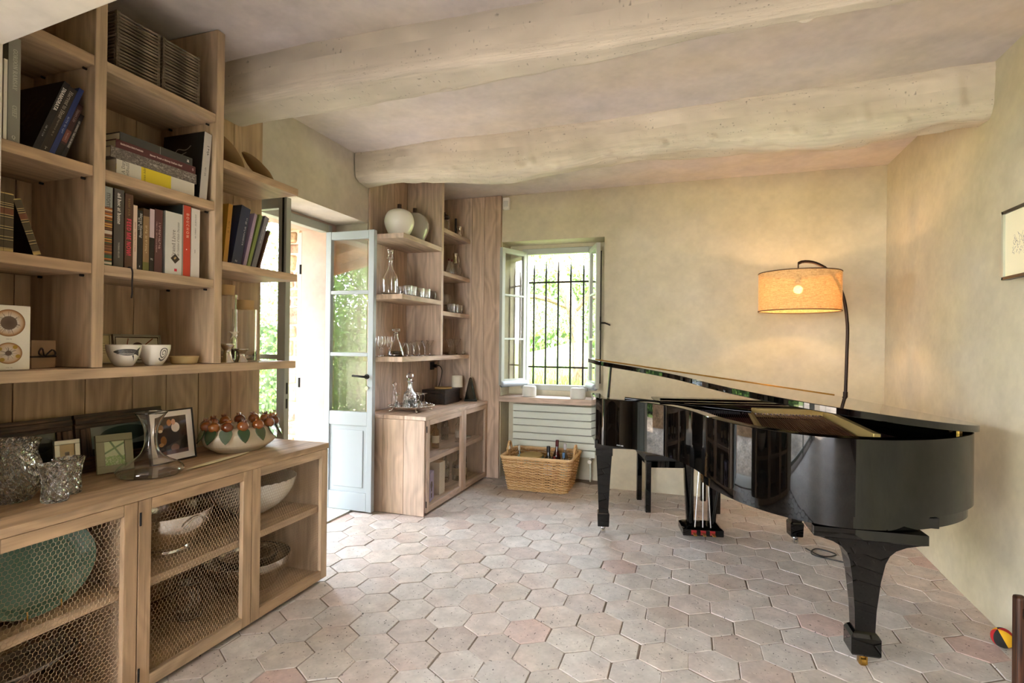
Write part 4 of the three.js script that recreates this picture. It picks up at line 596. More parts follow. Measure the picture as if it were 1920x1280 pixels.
{ // dried palm pods on the end shelf
  const mat = std(0xd2b688, 0.85, { map: woodTex, side: THREE.DoubleSide });
  const pod = (label, z, len, lift, ry) => {
    const o = thing('dried_palm_pod', label, 'pod', [-2.34, 2.252, z], ry, 'dried palm pods'), N = 20, K = 8, pos = [], idx = [];
    for (let i = 0; i <= N; i++) for (let k = 0; k <= K; k++) { const t = i / N, a = mix(-1.25, 1.25, k / K), w = 0.06 * Math.pow(Math.sin(PI * mix(0.06, 0.98, t)), 0.7), y = 0.006 + lift * Math.pow(t, 1.6) + w * (1 - Math.cos(a)) * 0.9 + 0.004 * n3(t * 6, a * 2, z * 9); pos.push(w * Math.sin(a), y, (t - 0.5) * len); }
    for (let i = 0; i < N; i++) for (let k = 0; k < K; k++) { const a = i * (K + 1) + k, b = a + K + 1; idx.push(a, b, a + 1, a + 1, b, b + 1); }
    const g = new THREE.BufferGeometry(); g.setAttribute('position', new THREE.Float32BufferAttribute(pos, 3)); g.setIndex(idx); g.computeVertexNormals(); const m = new THREE.Mesh(g, mat); m.name = 'husk'; o.add(m);
    new G().tube([[0, 0.012, -len / 2 + 0.01], [0.004, 0.02, -len / 2 - 0.03], [0, 0.016, -len / 2 - 0.055]], 0.006, { n: 10, k: 6 }).build('stalk', mat, o);
  };
  pod('dried tan palm husk rising against the bookcase upright', -2.235, 0.22, 0.17, 0.15); pod('dried tan palm husk with a stalk at the shelf end', -2.44, 0.20, 0.14, -0.2);
}
{ // printed box, gift box, bowls and small frames on the long shelf
  const o = thing('printed_box', 'white box printed with two agate slices on the long shelf', 'box', [-2.265, 1.251, -1.225]);
  const agate = (c, cx, cy, rx, ry, core, leaf) => { c.save(); c.translate(cx, cy); c.scale(rx, ry); const g = c.createRadialGradient(0, 0, 0.1, 0, 0, 1); g.addColorStop(0, '#5a4438'); g.addColorStop(core, '#6b5546'); g.addColorStop(core + 0.05, '#d8cfc4'); g.addColorStop(0.8, '#c9a888'); g.addColorStop(0.96, '#9a6a3a'); g.addColorStop(1, '#5a3818'); c.fillStyle = g; c.beginPath(); c.arc(0, 0, 1, 0, 7); c.fill(); c.strokeStyle = 'rgba(70,50,40,0.6)'; c.lineWidth = 0.02; for (let k = 0; k < 46; k++) { const a = rnd() * 7, r0 = core + 0.03, r1 = r0 + 0.5 * rnd(); c.beginPath(); c.moveTo(Math.cos(a) * r0, Math.sin(a) * r0); c.lineTo(Math.cos(a) * r1, Math.sin(a) * r1); c.stroke(); } if (leaf) for (const a of [0.4, 2.2, 3.7, 5.4]) { c.fillStyle = '#a8862a'; c.beginPath(); c.arc(0.75 * Math.cos(a), 0.75 * Math.sin(a), 0.18, 0, 7); c.fill(); } c.restore(); };
  new G().rbox(0.06, 0.225, 0.112, 0, 0.1125, 0, 0.003).build('carton', paperWhite, o);
  const r = alloc(220, 440, (c, w, h) => { c.fillStyle = '#efe9da'; c.fillRect(0, 0, w, h); agate(c, w * 0.42, h * 0.27, w * 0.44, w * 0.42, 0.42); agate(c, w * 0.42, h * 0.74, w * 0.37, w * 0.33, 0.12, true); c.fillStyle = '#a39a88'; c.font = '13px serif'; c.textAlign = 'center'; for (const y of [0.52, 0.965]) { c.save(); c.translate(w * 0.45, h * y); strokes(c, 6, 11); c.restore(); } });
  const m = new THREE.Mesh(mapUV(new THREE.PlaneGeometry(0.108, 0.221), r), printMat); m.name = 'printed_face'; m.rotation.y = PI / 2; m.position.set(0.0306, 0.1125, 0); o.add(m);
  const b = thing('gift_box', 'small tan gift box with a dark ribbon in the bookcase corner', 'box', [-2.36, 1.251, -1.365], 0.15);
  new G().rbox(0.09, 0.105, 0.09, 0, 0.0525, 0, 0.002).build('carton', std(0x9a7c5e, 0.5), b); new G().box(0.0925, 0.006, 0.0925, 0, 0.043, 0).tube([[0.047, 0.045, 0.0], [0.06, 0.075, 0.02], [0.065, 0.06, 0.035], [0.047, 0.045, 0.0], [0.06, 0.07, -0.02], [0.06, 0.05, -0.03], [0.047, 0.044, 0]], 0.003, { n: 30, k: 5 }).build('ribbon', std(0x2a1c16, 0.4), b);
  const cup = (label, z, r0, r1, h, art, a0, al) => {
    const o = thing('bowl', label, 'bowl', [-2.262, 1.251, z], 0, 'printed white bowls'), out = [[r0 * 0.85, 0], [r0, 0.006], [mix(r0, r1, 0.62), h * 0.42], [r1 * 0.985, h * 0.8], [r1, h]];
    new G().lathe(vesselProfile(out, 0.004, 0.008, 18), 0, 0, 0, 40).build('body', whiteCer, o);
    const c = curve2(out, 24).filter((p) => p[1] > h * 0.16 && p[1] < h * 0.94).map((p) => new THREE.Vector2(p[0] + 0.0006, p[1])), g = mapUV(new THREE.LatheGeometry(c, 18, a0, al), alloc(260, 180, art)), m = new THREE.Mesh(g, printGloss); m.name = 'print'; o.add(m);
  };
  const fish = (c, w, h) => { c.fillStyle = '#ece6da'; c.fillRect(0, 0, w, h); c.save(); c.translate(w, 0); c.scale(-1, 1); c.fillStyle = '#3a3836'; c.beginPath(); c.moveTo(w * 0.95, h * 0.42); c.quadraticCurveTo(w * 0.6, h * 0.18, w * 0.22, h * 0.34); c.lineTo(w * 0.06, h * 0.08); c.lineTo(w * 0.12, h * 0.42); c.lineTo(w * 0.03, h * 0.66); c.lineTo(w * 0.25, h * 0.56); c.quadraticCurveTo(w * 0.6, h * 0.72, w * 0.95, h * 0.46); c.fill(); c.beginPath(); c.moveTo(w * 0.3, h * 0.6); c.lineTo(w * 0.2, h * 0.95); c.lineTo(w * 0.36, h * 0.62); c.fill(); c.fillStyle = '#8b8880'; for (let i = 0; i < 120; i++) c.fillRect(w * (0.25 + 0.6 * rnd()), h * (0.34 + 0.24 * rnd()), 8 * rnd(), 2); c.fillStyle = '#d8d2c6'; c.fillRect(w * 0.3, h * 0.53, w * 0.5, 5); c.restore(); };
  const shell = (c, w, h) => { c.fillStyle = '#ece6da'; c.fillRect(0, 0, w, h); c.lineWidth = 13; for (let k = 0; k < 150; k++) { const t = k / 150, a = t * 15, r = 6 + h * 0.36 * t; c.fillStyle = (k % 3) ? '#4a4744' : '#a8a39a'; c.beginPath(); c.arc(w * 0.5 + r * Math.cos(a), h * 0.53 + r * Math.sin(a), 3 + 6 * t, 0, 7); c.fill(); } };
  cup('white bowl printed with a black fish on the long shelf', -1.634, 0.036, 0.063, 0.090, fish, 0.25, 1.9); cup('taller white bowl printed with a black spiral shell', -1.768, 0.036, 0.064, 0.090, shell, 0.9, 1.3);
  { const o = thing('wooden_dish', 'small pale oval wooden dish on the long shelf', 'dish', [-2.285, 1.251, -1.938]), g = lathe(vesselProfile([[0.045, 0], [0.05, 0.005], [0.055, 0.025], [0.058, 0.037]], 0.006, 0.006, 10), 36); g.scale(0.8, 1, 1.25); new G().add(g).build('body', std(0xd6bd8a, 0.5), o); }
}
// ---------- framed pictures ----------
function frame(label, { x, y = 0.7845, z, w, h, b, d = 0.018, lean = 0.16, ry = PI / 2, mat, art, mount = 0, group, steps, strut }) {
  const o = thing('picture_frame', label, 'picture frame', [x, y, z], 0, group); o.rotation.set(-lean, ry, 0, 'YXZ'); o.position.y += Math.sin(lean) * (d / 2 + (steps ? 0.006 : 0)) + 0.0006;
  const bar = (n, W, H, cx, cy) => { const q = new G().rbox(W, H, d, cx, cy, 0, 0.002); if (steps) q.rbox(W > H ? W : W * 0.45, W > H ? H * 0.45 : H, d + 0.012, cx, cy, 0, 0.004); const g = q.geo(); grainUV(g, W > H ? 'x' : 'y', 0.3, 0.3); const m = new THREE.Mesh(g, mat); m.name = n; o.add(m); };
  bar('rail', w, b, 0, b / 2); bar('rail', w, b, 0, h - b / 2); bar('stile', b, h - 2 * b, -w / 2 + b / 2, h / 2); bar('stile', b, h - 2 * b, w / 2 - b / 2, h / 2);
  const iw = w - 2 * b, ih = h - 2 * b; const m = new THREE.Mesh(mapUV(new THREE.PlaneGeometry(iw, ih), alloc(Math.max(60, iw * 900), Math.max(60, ih * 900), art)), printGloss); m.name = 'picture'; m.position.set(0, h / 2, d * 0.2); o.add(m);
  new G().box(iw, ih, 0.004, 0, h / 2, -d / 2 + 0.004).build('backing', std(0x4a4038, 0.9), o);
  if (strut) new G().rod([0, h * 0.55, -d / 2 - 0.004], [0, 0.014, -d / 2 - h * 0.2], 0.004, 5).build('strut', blackPlastic, o);
  return o;
}
{
  const vign = (bg, fg) => (c, w, h) => { c.fillStyle = bg; c.fillRect(0, 0, w, h); c.fillStyle = fg; c.beginPath(); c.ellipse(w * 0.55, h * 0.35, w * 0.4, h * 0.28, 0, 0, 7); c.fill(); c.fillStyle = '#26302e'; c.fillRect(0, h * 0.75, w, h); };
  frame('wide dark wooden frame leaning behind the crystal vase', { x: -2.478, z: -1.425, w: 0.335, h: 0.25, b: 0.062, mat: darkWood, art: vign('#2a332c', '#1a211e'), steps: true });
  frame('wide dark wooden frame leaning behind the glass decanter', { x: -2.478, z: -1.802, w: 0.40, h: 0.25, b: 0.062, mat: darkWood, art: vign('#74807a', '#3a4a46'), steps: true });
  frame('small silver frame standing between the two dark frames', { strut: true, x: -2.40, z: -1.515, w: 0.085, h: 0.165, b: 0.018, ry: PI / 2 - 0.25, mat: std(0xb9b2a4, 0.3, { metalness: 0.8 }), art: (c, w, h) => { c.fillStyle = '#b99a5a'; c.fillRect(0, 0, w, h); c.fillStyle = '#5a3a18'; c.fillRect(w * 0.35, h * 0.25, w * 0.3, h * 0.6); } });
  frame('small grey-green frame with a bright garden picture behind the decanter', { strut: true, x: -2.37, z: -1.685, w: 0.135, h: 0.165, b: 0.031, ry: PI / 2 - 0.35, lean: 0.26, mat: std(0x9c9a78, 0.5), art: (c, w, h) => { c.fillStyle = '#cfdcae'; c.fillRect(0, 0, w, h); c.fillStyle = '#8cae64'; for (let i = 0; i < 200; i++) c.fillRect(w * rnd(), h * (0.6 + 0.4 * rnd()), 4, 3); c.strokeStyle = '#6f8a56'; c.lineWidth = 6; c.beginPath(); c.moveTo(0, h * 0.5); c.lineTo(w, h * 0.1); c.moveTo(w * 0.3, 0); c.lineTo(w * 0.9, h * 0.8); c.stroke(); } });
  frame('thin black frame with a wide white mount and a wedding photograph', { strut: true, x: -2.335, z: -1.935, w: 0.235, h: 0.245, b: 0.007, lean: 0.14, mat: blackPlastic, art: (c, w, h) => { c.fillStyle = '#efe8e0'; c.fillRect(0, 0, w, h); const X = w * 0.15, Y = h * 0.11, W = w * 0.7, H = h * 0.76; c.fillStyle = '#2e2019'; c.fillRect(X, Y, W, H); const el = (x, y, rx, ry, col) => { c.fillStyle = col; c.beginPath(); c.ellipse(X + W * x, Y + H * y, W * rx, H * ry, 0, 0, 7); c.fill(); }; el(0.5, 0.55, 0.24, 0.3, '#1a1311'); el(0.62, 0.3, 0.14, 0.13, '#e8ddd4'); el(0.42, 0.16, 0.08, 0.09, '#c98a5a'); el(0.56, 0.15, 0.07, 0.08, '#d9a58a'); el(0.13, 0.28, 0.1, 0.09, '#9a7248'); el(0.12, 0.36, 0.07, 0.04, '#d8c0a0'); el(0.2, 0.62, 0.1, 0.12, '#8a5a26'); el(0.12, 0.72, 0.08, 0.05, '#a87c4a'); el(0.56, 0.84, 0.14, 0.1, '#7d5a4e'); c.fillStyle = '#5a3422'; c.fillRect(X, Y + H * 0.9, W, H * 0.1); } });
  frame('small pale frame with a note half hidden behind the fish bowl', { x: -2.515, y: 1.2505, z: -1.705, w: 0.115, h: 0.135, b: 0.007, lean: 0.12, mat: std(0xb0a684, 0.5), art: (c, w, h) => { c.fillStyle = '#cfc690'; c.fillRect(0, 0, w, h); c.strokeStyle = '#4a4230'; for (let i = 0; i < 5; i++) { c.beginPath(); c.moveTo(w * 0.2, h * (0.3 + i * 0.09)); c.lineTo(w * 0.8, h * (0.3 + i * 0.09)); c.stroke(); } } });
  frame('pale framed insect print behind the spiral shell bowl', { x: -2.515, y: 1.2505, z: -1.888, w: 0.235, h: 0.135, b: 0.008, lean: 0.12, mat: std(0xa8a08a, 0.5), art: (c, w, h) => { c.fillStyle = '#d3ccb0'; c.fillRect(0, 0, w, h); c.strokeStyle = '#3a3020'; c.lineWidth = 4; c.strokeRect(6, 6, w - 12, h - 12); c.fillStyle = '#4a3626'; c.beginPath(); c.ellipse(w * 0.5, h * 0.45, w * 0.13, h * 0.2, 0, 0, 7); c.fill(); c.strokeStyle = '#7a3a24'; c.beginPath(); c.moveTo(w * 0.55, h * 0.5); c.lineTo(w * 0.85, h * 0.1); c.moveTo(w * 0.3, h * 0.1); c.lineTo(w * 0.25, h * 0.5); c.stroke(); } });
}

// ---------- glass and silver ----------
// cut crystal: rows [r, y, cut]; the cut rows get diamond facets
function cutGlass(rows, n, k, m, a) {
  const pos = [], tri = (x) => Math.abs(((x % 1) + 1) % 1 - 0.5) * 2, P = (i, j) => { const [r, y, c] = rows[j], t = i / n, q = c ? a * c * (Math.min(1, 2.2 * Math.min(tri(t * k + y * m), tri(t * k - y * m))) - 0.7) : 0; return [(r + q) * Math.cos(t * 2 * PI), y, (r + q) * Math.sin(t * 2 * PI)]; };
  for (let j = 0; j + 1 < rows.length; j++) for (let i = 0; i < n; i++) { const A = P(i, j), B = P(i + 1, j), C = P(i + 1, j + 1), D = P(i, j + 1); pos.push(...A, ...C, ...B, ...A, ...D, ...C); }
  const g = new THREE.BufferGeometry(); g.setAttribute('position', new THREE.Float32BufferAttribute(pos, 3)); g.computeVertexNormals(); return g;
}
function cutRows(outer, t, y0, n = 44) { const o = curve2(outer, n), rows = [[0.0001, o[0][1]]]; for (const p of o) rows.push([p[0], p[1], 1]); const H = o.at(-1)[1]; rows.at(-1)[2] = 0.2; for (const p of [...o].reverse()) if (p[1] > y0) rows.push([Math.max(0.002, p[0] - t), p[1], 0]); rows.push([0.0001, y0]); return rows; }
const cutThing = (name, label, cat, p, outer, t, y0, k, m, a, group) => { const o = thing(name, label, cat, p, rr(0, 6), group); new G().add(cutGlass(cutRows(outer, t, y0), k * 8, k, m, a)).build('body', crystal, o); return o; };
cutThing('crystal_vase', 'large cut crystal vase at the end of the worktop', 'vase', [-2.295, 0.7845, -1.262], [[0.055, 0], [0.062, 0.01], [0.088, 0.055], [0.092, 0.095], [0.076, 0.15], [0.070, 0.175], [0.078, 0.205], [0.083, 0.215]], 0.006, 0.014, 16, 30, 0.007);
cutThing('crystal_tumbler', 'flared cut crystal tumbler standing in front, closest to the crystal vase', 'tumbler', [-2.15, 0.7845, -1.315], [[0.036, 0], [0.039, 0.006], [0.038, 0.03], [0.037, 0.07], [0.044, 0.115], [0.049, 0.133]], 0.0035, 0.012, 10, 34, 0.005, 'crystal tumblers');
cutThing('crystal_tumbler', 'flared cut crystal tumbler standing behind its twin, towards the picture frames', 'tumbler', [-2.215, 0.7845, -1.40], [[0.036, 0], [0.039, 0.006], [0.038, 0.03], [0.037, 0.07], [0.044, 0.115], [0.050, 0.133]], 0.0035, 0.012, 10, 34, 0.005, 'crystal tumblers');
const vessel = (name, label, cat, p, outer, { t = 0.002, y0 = 0.006, n = 40, mat = glass, group, part = 'body' } = {}) => { const o = thing(name, label, cat, p, 0, group); new G().lathe(vesselProfile(outer, t, y0, 40), 0, 0, 0, n).build(part, mat, o); return o; };
vessel('wine_decanter', 'wide-bottomed clear glass wine decanter in front of the picture frames', 'decanter', [-2.205, 0.7845, -1.715], [[0.10, 0], [0.118, 0.006], [0.126, 0.022], [0.112, 0.042], [0.075, 0.062], [0.043, 0.088], [0.027, 0.125], [0.024, 0.165], [0.031, 0.21], [0.050, 0.25], [0.063, 0.268]], { t: 0.0028, y0: 0.005, n: 56 });
{ // paper knife of bone
  const o = thing('letter_opener', 'long pale bone letter opener lying on the worktop edge', 'letter opener', [-2.145, 0.7845, -2.02], 0.12), g = new THREE.SphereGeometry(1, 20, 10); g.scale(0.016, 0.006, 0.21); g.translate(0, 0.0062, 0); new G().add(g).build('blade', std(0xd8cba6, 0.4), o);
}
{ // ceramic bowl crowned with pomegranates
  const o = thing('pomegranate_bowl', 'oval cream ceramic bowl crowned with brown pomegranates and green leaves', 'bowl', [-2.285, 0.7845, -2.285]), sx = 0.145, sz = 0.212;
  const g = lathe(vesselProfile([[0.62, 0], [0.70, 0.008], [0.96, 0.05], [1.0, 0.085], [0.92, 0.118], [0.84, 0.13]], 0.06, 0.012, 24), 64); g.scale(sx, 1, sz); g.computeVertexNormals(); new G().add(g).build('body', phy(0xd9cbb0, 0.25, { clearcoat: 0.6 }), o);
  const pom = [phy(0x8a4a1c, 0.15, { clearcoat: 1 }), phy(0x6e3214, 0.15, { clearcoat: 1 }), phy(0x9c5a22, 0.15, { clearcoat: 1 })], leafM = phy(0x2c4a2a, 0.2, { clearcoat: 1, side: THREE.DoubleSide });
  for (let k = 0; k < 14; k++) {
    const a = k / 14 * 2 * PI + 0.1, x = 0.90 * sx * Math.cos(a), z = 0.90 * sz * Math.sin(a), f = new THREE.Group(); f.name = 'pomegranate'; f.position.set(x, 0.142, z); f.rotation.set(rr(-0.2, 0.2), a, rr(-0.3, 0)); o.add(f);
    new G().sph(0.030, 0, 0, 0, 14, 1, 0.9, 1).build('fruit', anyOf(pom), f);
    const cr = new G(); for (let j = 0; j < 6; j++) { const b = j / 6 * 2 * PI; cr.add(new THREE.ConeGeometry(0.0075, 0.02, 4), M4(0.011 * Math.cos(b), 0.031, 0.011 * Math.sin(b), 0.35 * Math.sin(b), 0, -0.35 * Math.cos(b))); } cr.build('crown', pom[k % 3], f);
    const ls = new THREE.Shape(); ls.moveTo(0, 0); ls.bezierCurveTo(0.042, 0.016, 0.036, -0.04, 0, -0.07); ls.bezierCurveTo(-0.036, -0.04, -0.042, 0.016, 0, 0); const lg = new THREE.ExtrudeGeometry(ls, { depth: 0.003, bevelEnabled: true, bevelSize: 0.001, bevelThickness: 0.001, bevelSegments: 1, curveSegments: 8 }), na = Math.atan2(Math.cos(a) / sx, Math.sin(a) / sz);
    const m = new THREE.Mesh(lg, leafM); m.name = 'leaf'; m.position.set(1.0 * sx * Math.cos(a) * 0.97, 0.126, sz * Math.sin(a) * 0.97); m.rotation.set(-0.42 + 0.0, na, 0, 'YXZ'); o.add(m);
  }
}
{ // inside the cabinets
  const bowlShape = (R, H, foot) => [[foot, 0], [foot * 1.05, 0.006], [foot * 1.5, H * 0.06], [R * 0.72, H * 0.30], [R * 0.94, H * 0.68], [R, H]];
  { const o = thing('silver_bowl', 'large polished silver footed bowl behind the middle wire door', 'bowl', [-2.225, 0.431, -1.80]); new G().lathe(vesselProfile([[0.12, 0.035], [0.13, 0.04], [0.155, 0.075], [0.18, 0.12], [0.192, 0.18]], 0.003, 0.042, 24), 0, 0, 0, 56).build('body', silver, o); new G().lathe([[0.095, 0, 1], [0.105, 0], [0.10, 0.02], [0.085, 0.036], [0.08, 0.036, 1], [0.092, 0.01], [0.095, 0]], 0, 0, 0, 40).build('foot', chrome, o); new G().tube([[0.13, 0.15, 0.06], [0.17, 0.165, 0.05], [0.19, 0.19, 0.0], [0.17, 0.165, -0.05], [0.13, 0.15, -0.06]].map(([a, b, c]) => [a * 0.2 + 0.16, b - 0.02, c]), 0.004, { n: 24, k: 6 }).build('handle', chrome, o); }
  { const o = thing('ice_bucket', 'silver ice bucket with a loop handle behind the silver bowl', 'bucket', [-2.46, 0.431, -1.625]); new G().lathe(vesselProfile([[0.06, 0], [0.064, 0.006], [0.07, 0.1], [0.08, 0.2]], 0.003, 0.006, 16), 0, 0, 0, 32).build('body', silver, o); new G().tube([[0.07, 0.19, 0], [0.075, 0.24, 0.03], [0.06, 0.26, 0.06], [0, 0.265, 0.075]], 0.005, { n: 20, k: 6 }).build('handle', silver, o); }
  { const o = thing('scalloped_bowl', 'white bowl with a scalloped rim behind the wire doors', 'bowl', [-2.28, 0.431, -2.36]); const g = lathe(vesselProfile([[0.07, 0], [0.08, 0.004], [0.155, 0.055], [0.205, 0.12], [0.228, 0.185]], 0.006, 0.008, 30), 96), p = g.attributes.position; for (let i = 0; i < p.count; i++) if (p.getY(i) > 0.14) p.setY(i, p.getY(i) + 0.0045 * Math.abs(Math.sin(Math.atan2(p.getZ(i), p.getX(i)) * 16)) * (p.getY(i) - 0.14) / 0.045); g.computeVertexNormals(); new G().add(g).build('body', whiteCer, o); }
  vessel('steel_bowl', 'wide brushed steel bowl on the cabinet floor behind the wire doors', 'bowl', [-2.27, 0.053, -2.32], bowlShape(0.22, 0.16, 0.10), { mat: steel, t: 0.003, n: 56 });
  vessel('steel_bowl', 'smaller brushed steel bowl nested inside the wide one', 'bowl', [-2.27, 0.115, -2.33], bowlShape(0.15, 0.11, 0.06), { mat: steel, t: 0.003, n: 48 });
  { const o = thing('glass_jug', 'clear glass jug beside the steel bowls on the cabinet floor', 'jug', [-2.25, 0.053, -1.955]); new G().lathe(vesselProfile([[0.045, 0], [0.05, 0.006], [0.055, 0.07], [0.042, 0.14], [0.05, 0.17]], 0.003, 0.007, 20), 0, 0, 0, 32).build('body', glass, o); new G().tube([[0, 0.15, 0.045], [0, 0.14, 0.085], [0, 0.07, 0.085], [0, 0.05, 0.05]], 0.005, { n: 18, k: 6 }).build('handle', glass, o); }
  { const o = thing('green_platter', 'large oval dark green glazed platter standing upright behind the wire door', 'platter', [-2.10, 0.4315, -1.225]); o.rotation.set(0, 0, 0.10); const g = lathe([[0, 0.012], [0.72, 0.012], [0.8, 0.016], [0.92, 0.034], [1.0, 0.042], [1.0, 0.036], [0.92, 0.024], [0.8, 0.004], [0.70, 0], [0, 0]], 64); g.scale(0.150, 1, 0.182); g.rotateZ(-PI / 2); g.translate(0, 0.154, 0); g.computeVertexNormals(); new G().add(g).build('glazed_dish', phy(0x4f7260, 0.28, { clearcoat: 0.6 }), o); }
  { const o = thing('plate_stand', 'thin brass wire stand holding the green platter', 'stand', [-2.10, 0.4385, -1.225]); const q = new G(); for (const s of [-1, 1]) q.tube([[0.055, 0.034, s * 0.05], [0.055, 0.004, s * 0.05], [0.0, 0.004, s * 0.05], [-0.10, 0.008, s * 0.05], [-0.03, 0.16, s * 0.05]], 0.0025, { n: 24, k: 5 }); q.rod([-0.10, 0.008, -0.05], [-0.10, 0.008, 0.05], 0.0025, 5); q.build('wire', brass, o); }
  { const o = thing('grey_tray', 'long pale grey oval tray on the lower shelf of the platter cabinet', 'tray', [-2.22, 0.053, -1.26]); const g = lathe([[0, 0.16], [0.8, 0.165], [1, 0.178], [1, 0.172], [0.8, 0.155], [0, 0.15]], 56); g.scale(0.10, 1, 0.17); g.computeVertexNormals(); new G().add(g).build('dish', std(0x8d857b, 0.4), o); new G().lathe(curve2([[0.06, 0], [0.05, 0.06], [0.045, 0.15]], 8).concat([[0, 0.15]]), 0, 0, 0, 32).build('stem', std(0x4a2c20, 0.4), o); }
  { const o = thing('copper_pot', 'copper pot with bright rim at the back behind the white bowl', 'pot', [-2.47, 0.431, -2.10]); new G().lathe(vesselProfile([[0.06, 0], [0.068, 0.006], [0.07, 0.12], [0.075, 0.22]], 0.003, 0.006, 14), 0, 0, 0, 32).build('body', std(0x9c5a34, 0.25, { metalness: 1 }), o); }
}
{ // storm jars and candlesticks at the open end
  const cork = std(0xc9a672, 0.9);
  const jar = (label, z, R, H) => { const o = thing('storm_jar', label, 'jar', [-2.36, 1.251, z], 0, 'cork-topped glass jars'); new G().lathe(vesselProfile([[R, 0], [R, 0.005], [R, H * 0.5], [R, H]], 0.0022, 0.006, 6), 0, 0, 0, 44).build('cylinder', glass, o); new G().cyl(R * 0.72, R * 0.76, 0.055, 0, H + 0.024, 0, 28).build('cork', cork, o); return o; };
  jar('taller cork-topped glass jar hung with a starfish', -2.245, 0.056, 0.355); jar('shorter cork-topped glass jar at the shelf end', -2.375, 0.062, 0.285);
  { const o = thing('starfish', 'white dried starfish hanging against the taller glass jar', 'starfish', [-2.295, 1.40, -2.235], PI / 2); const s = new THREE.Shape(); for (let i = 0; i < 10; i++) { const a = i / 10 * 2 * PI + PI / 2, r = i % 2 ? 0.008 : 0.034, p = [r * Math.cos(a), r * Math.sin(a)]; i ? s.lineTo(...p) : s.moveTo(...p); } const g = new THREE.ExtrudeGeometry(s, { depth: 0.004, bevelEnabled: true, bevelSize: 0.002, bevelThickness: 0.002, bevelSegments: 2 }); new G().add(g).build('body', std(0xe8dfcc, 0.9), o); new G().rod([0, 0.034, 0.002], [0, 0.18, 0.002], 0.001, 5).build('string', paper, o); }
  const stick = (label, z, H) => { const o = thing('candlestick', label, 'candlestick', [-2.265, 1.251, z], 0, 'silver candlesticks'); new G().lathe(curve2([[0.034, 0], [0.030, 0.008], [0.018, H * 0.45], [0.017, H * 0.62], [0.030, H * 0.86], [0.034, H * 0.93]], 24).concat([[0.036, H], [0.032, H], [0.014, H * 0.8], [0, H * 0.8]]), 0, 0, 0, 28).build('body', silver, o); };
  stick('taller silver candlestick by the bookcase upright', -2.168, 0.097); stick('shorter silver candlestick in front of the glass jars', -2.258, 0.07);
}
// shelf unit: glassware
const stem = (label, cat, p, H, R, bowlH, group, o = {}) => { const b = H - bowlH, base = R * (o.base ?? 0.9), t = 0.0014, prof = [[base, 0], [base, 0.002], [base * 0.4, 0.006], [0.0035, 0.014], [0.0032, b * 0.9], [0.006, b], ...(o.flare ? [[R * 0.25, b + bowlH * 0.15], [R * 0.6, b + bowlH * 0.6], [R, H]] : [[R * 0.75, b + bowlH * 0.18], [R, b + bowlH * 0.5], [R * 0.86, H]])]; const th = thing(o.name ?? 'stemmed_glass', label, cat, p, 0, group), c = curve2(prof, 48), inner = c.filter((q) => q[1] > b + 0.004).map((q) => [Math.max(0.001, q[0] - t), q[1]]).reverse(); const g = lathe([[0, 0, 1], ...c, ...inner, [0, b + 0.003]], o.n ?? 20); if (o.upside) { g.rotateX(PI); g.translate(0, H, 0); } new G().add(g).build('body', glass, th); return th; };
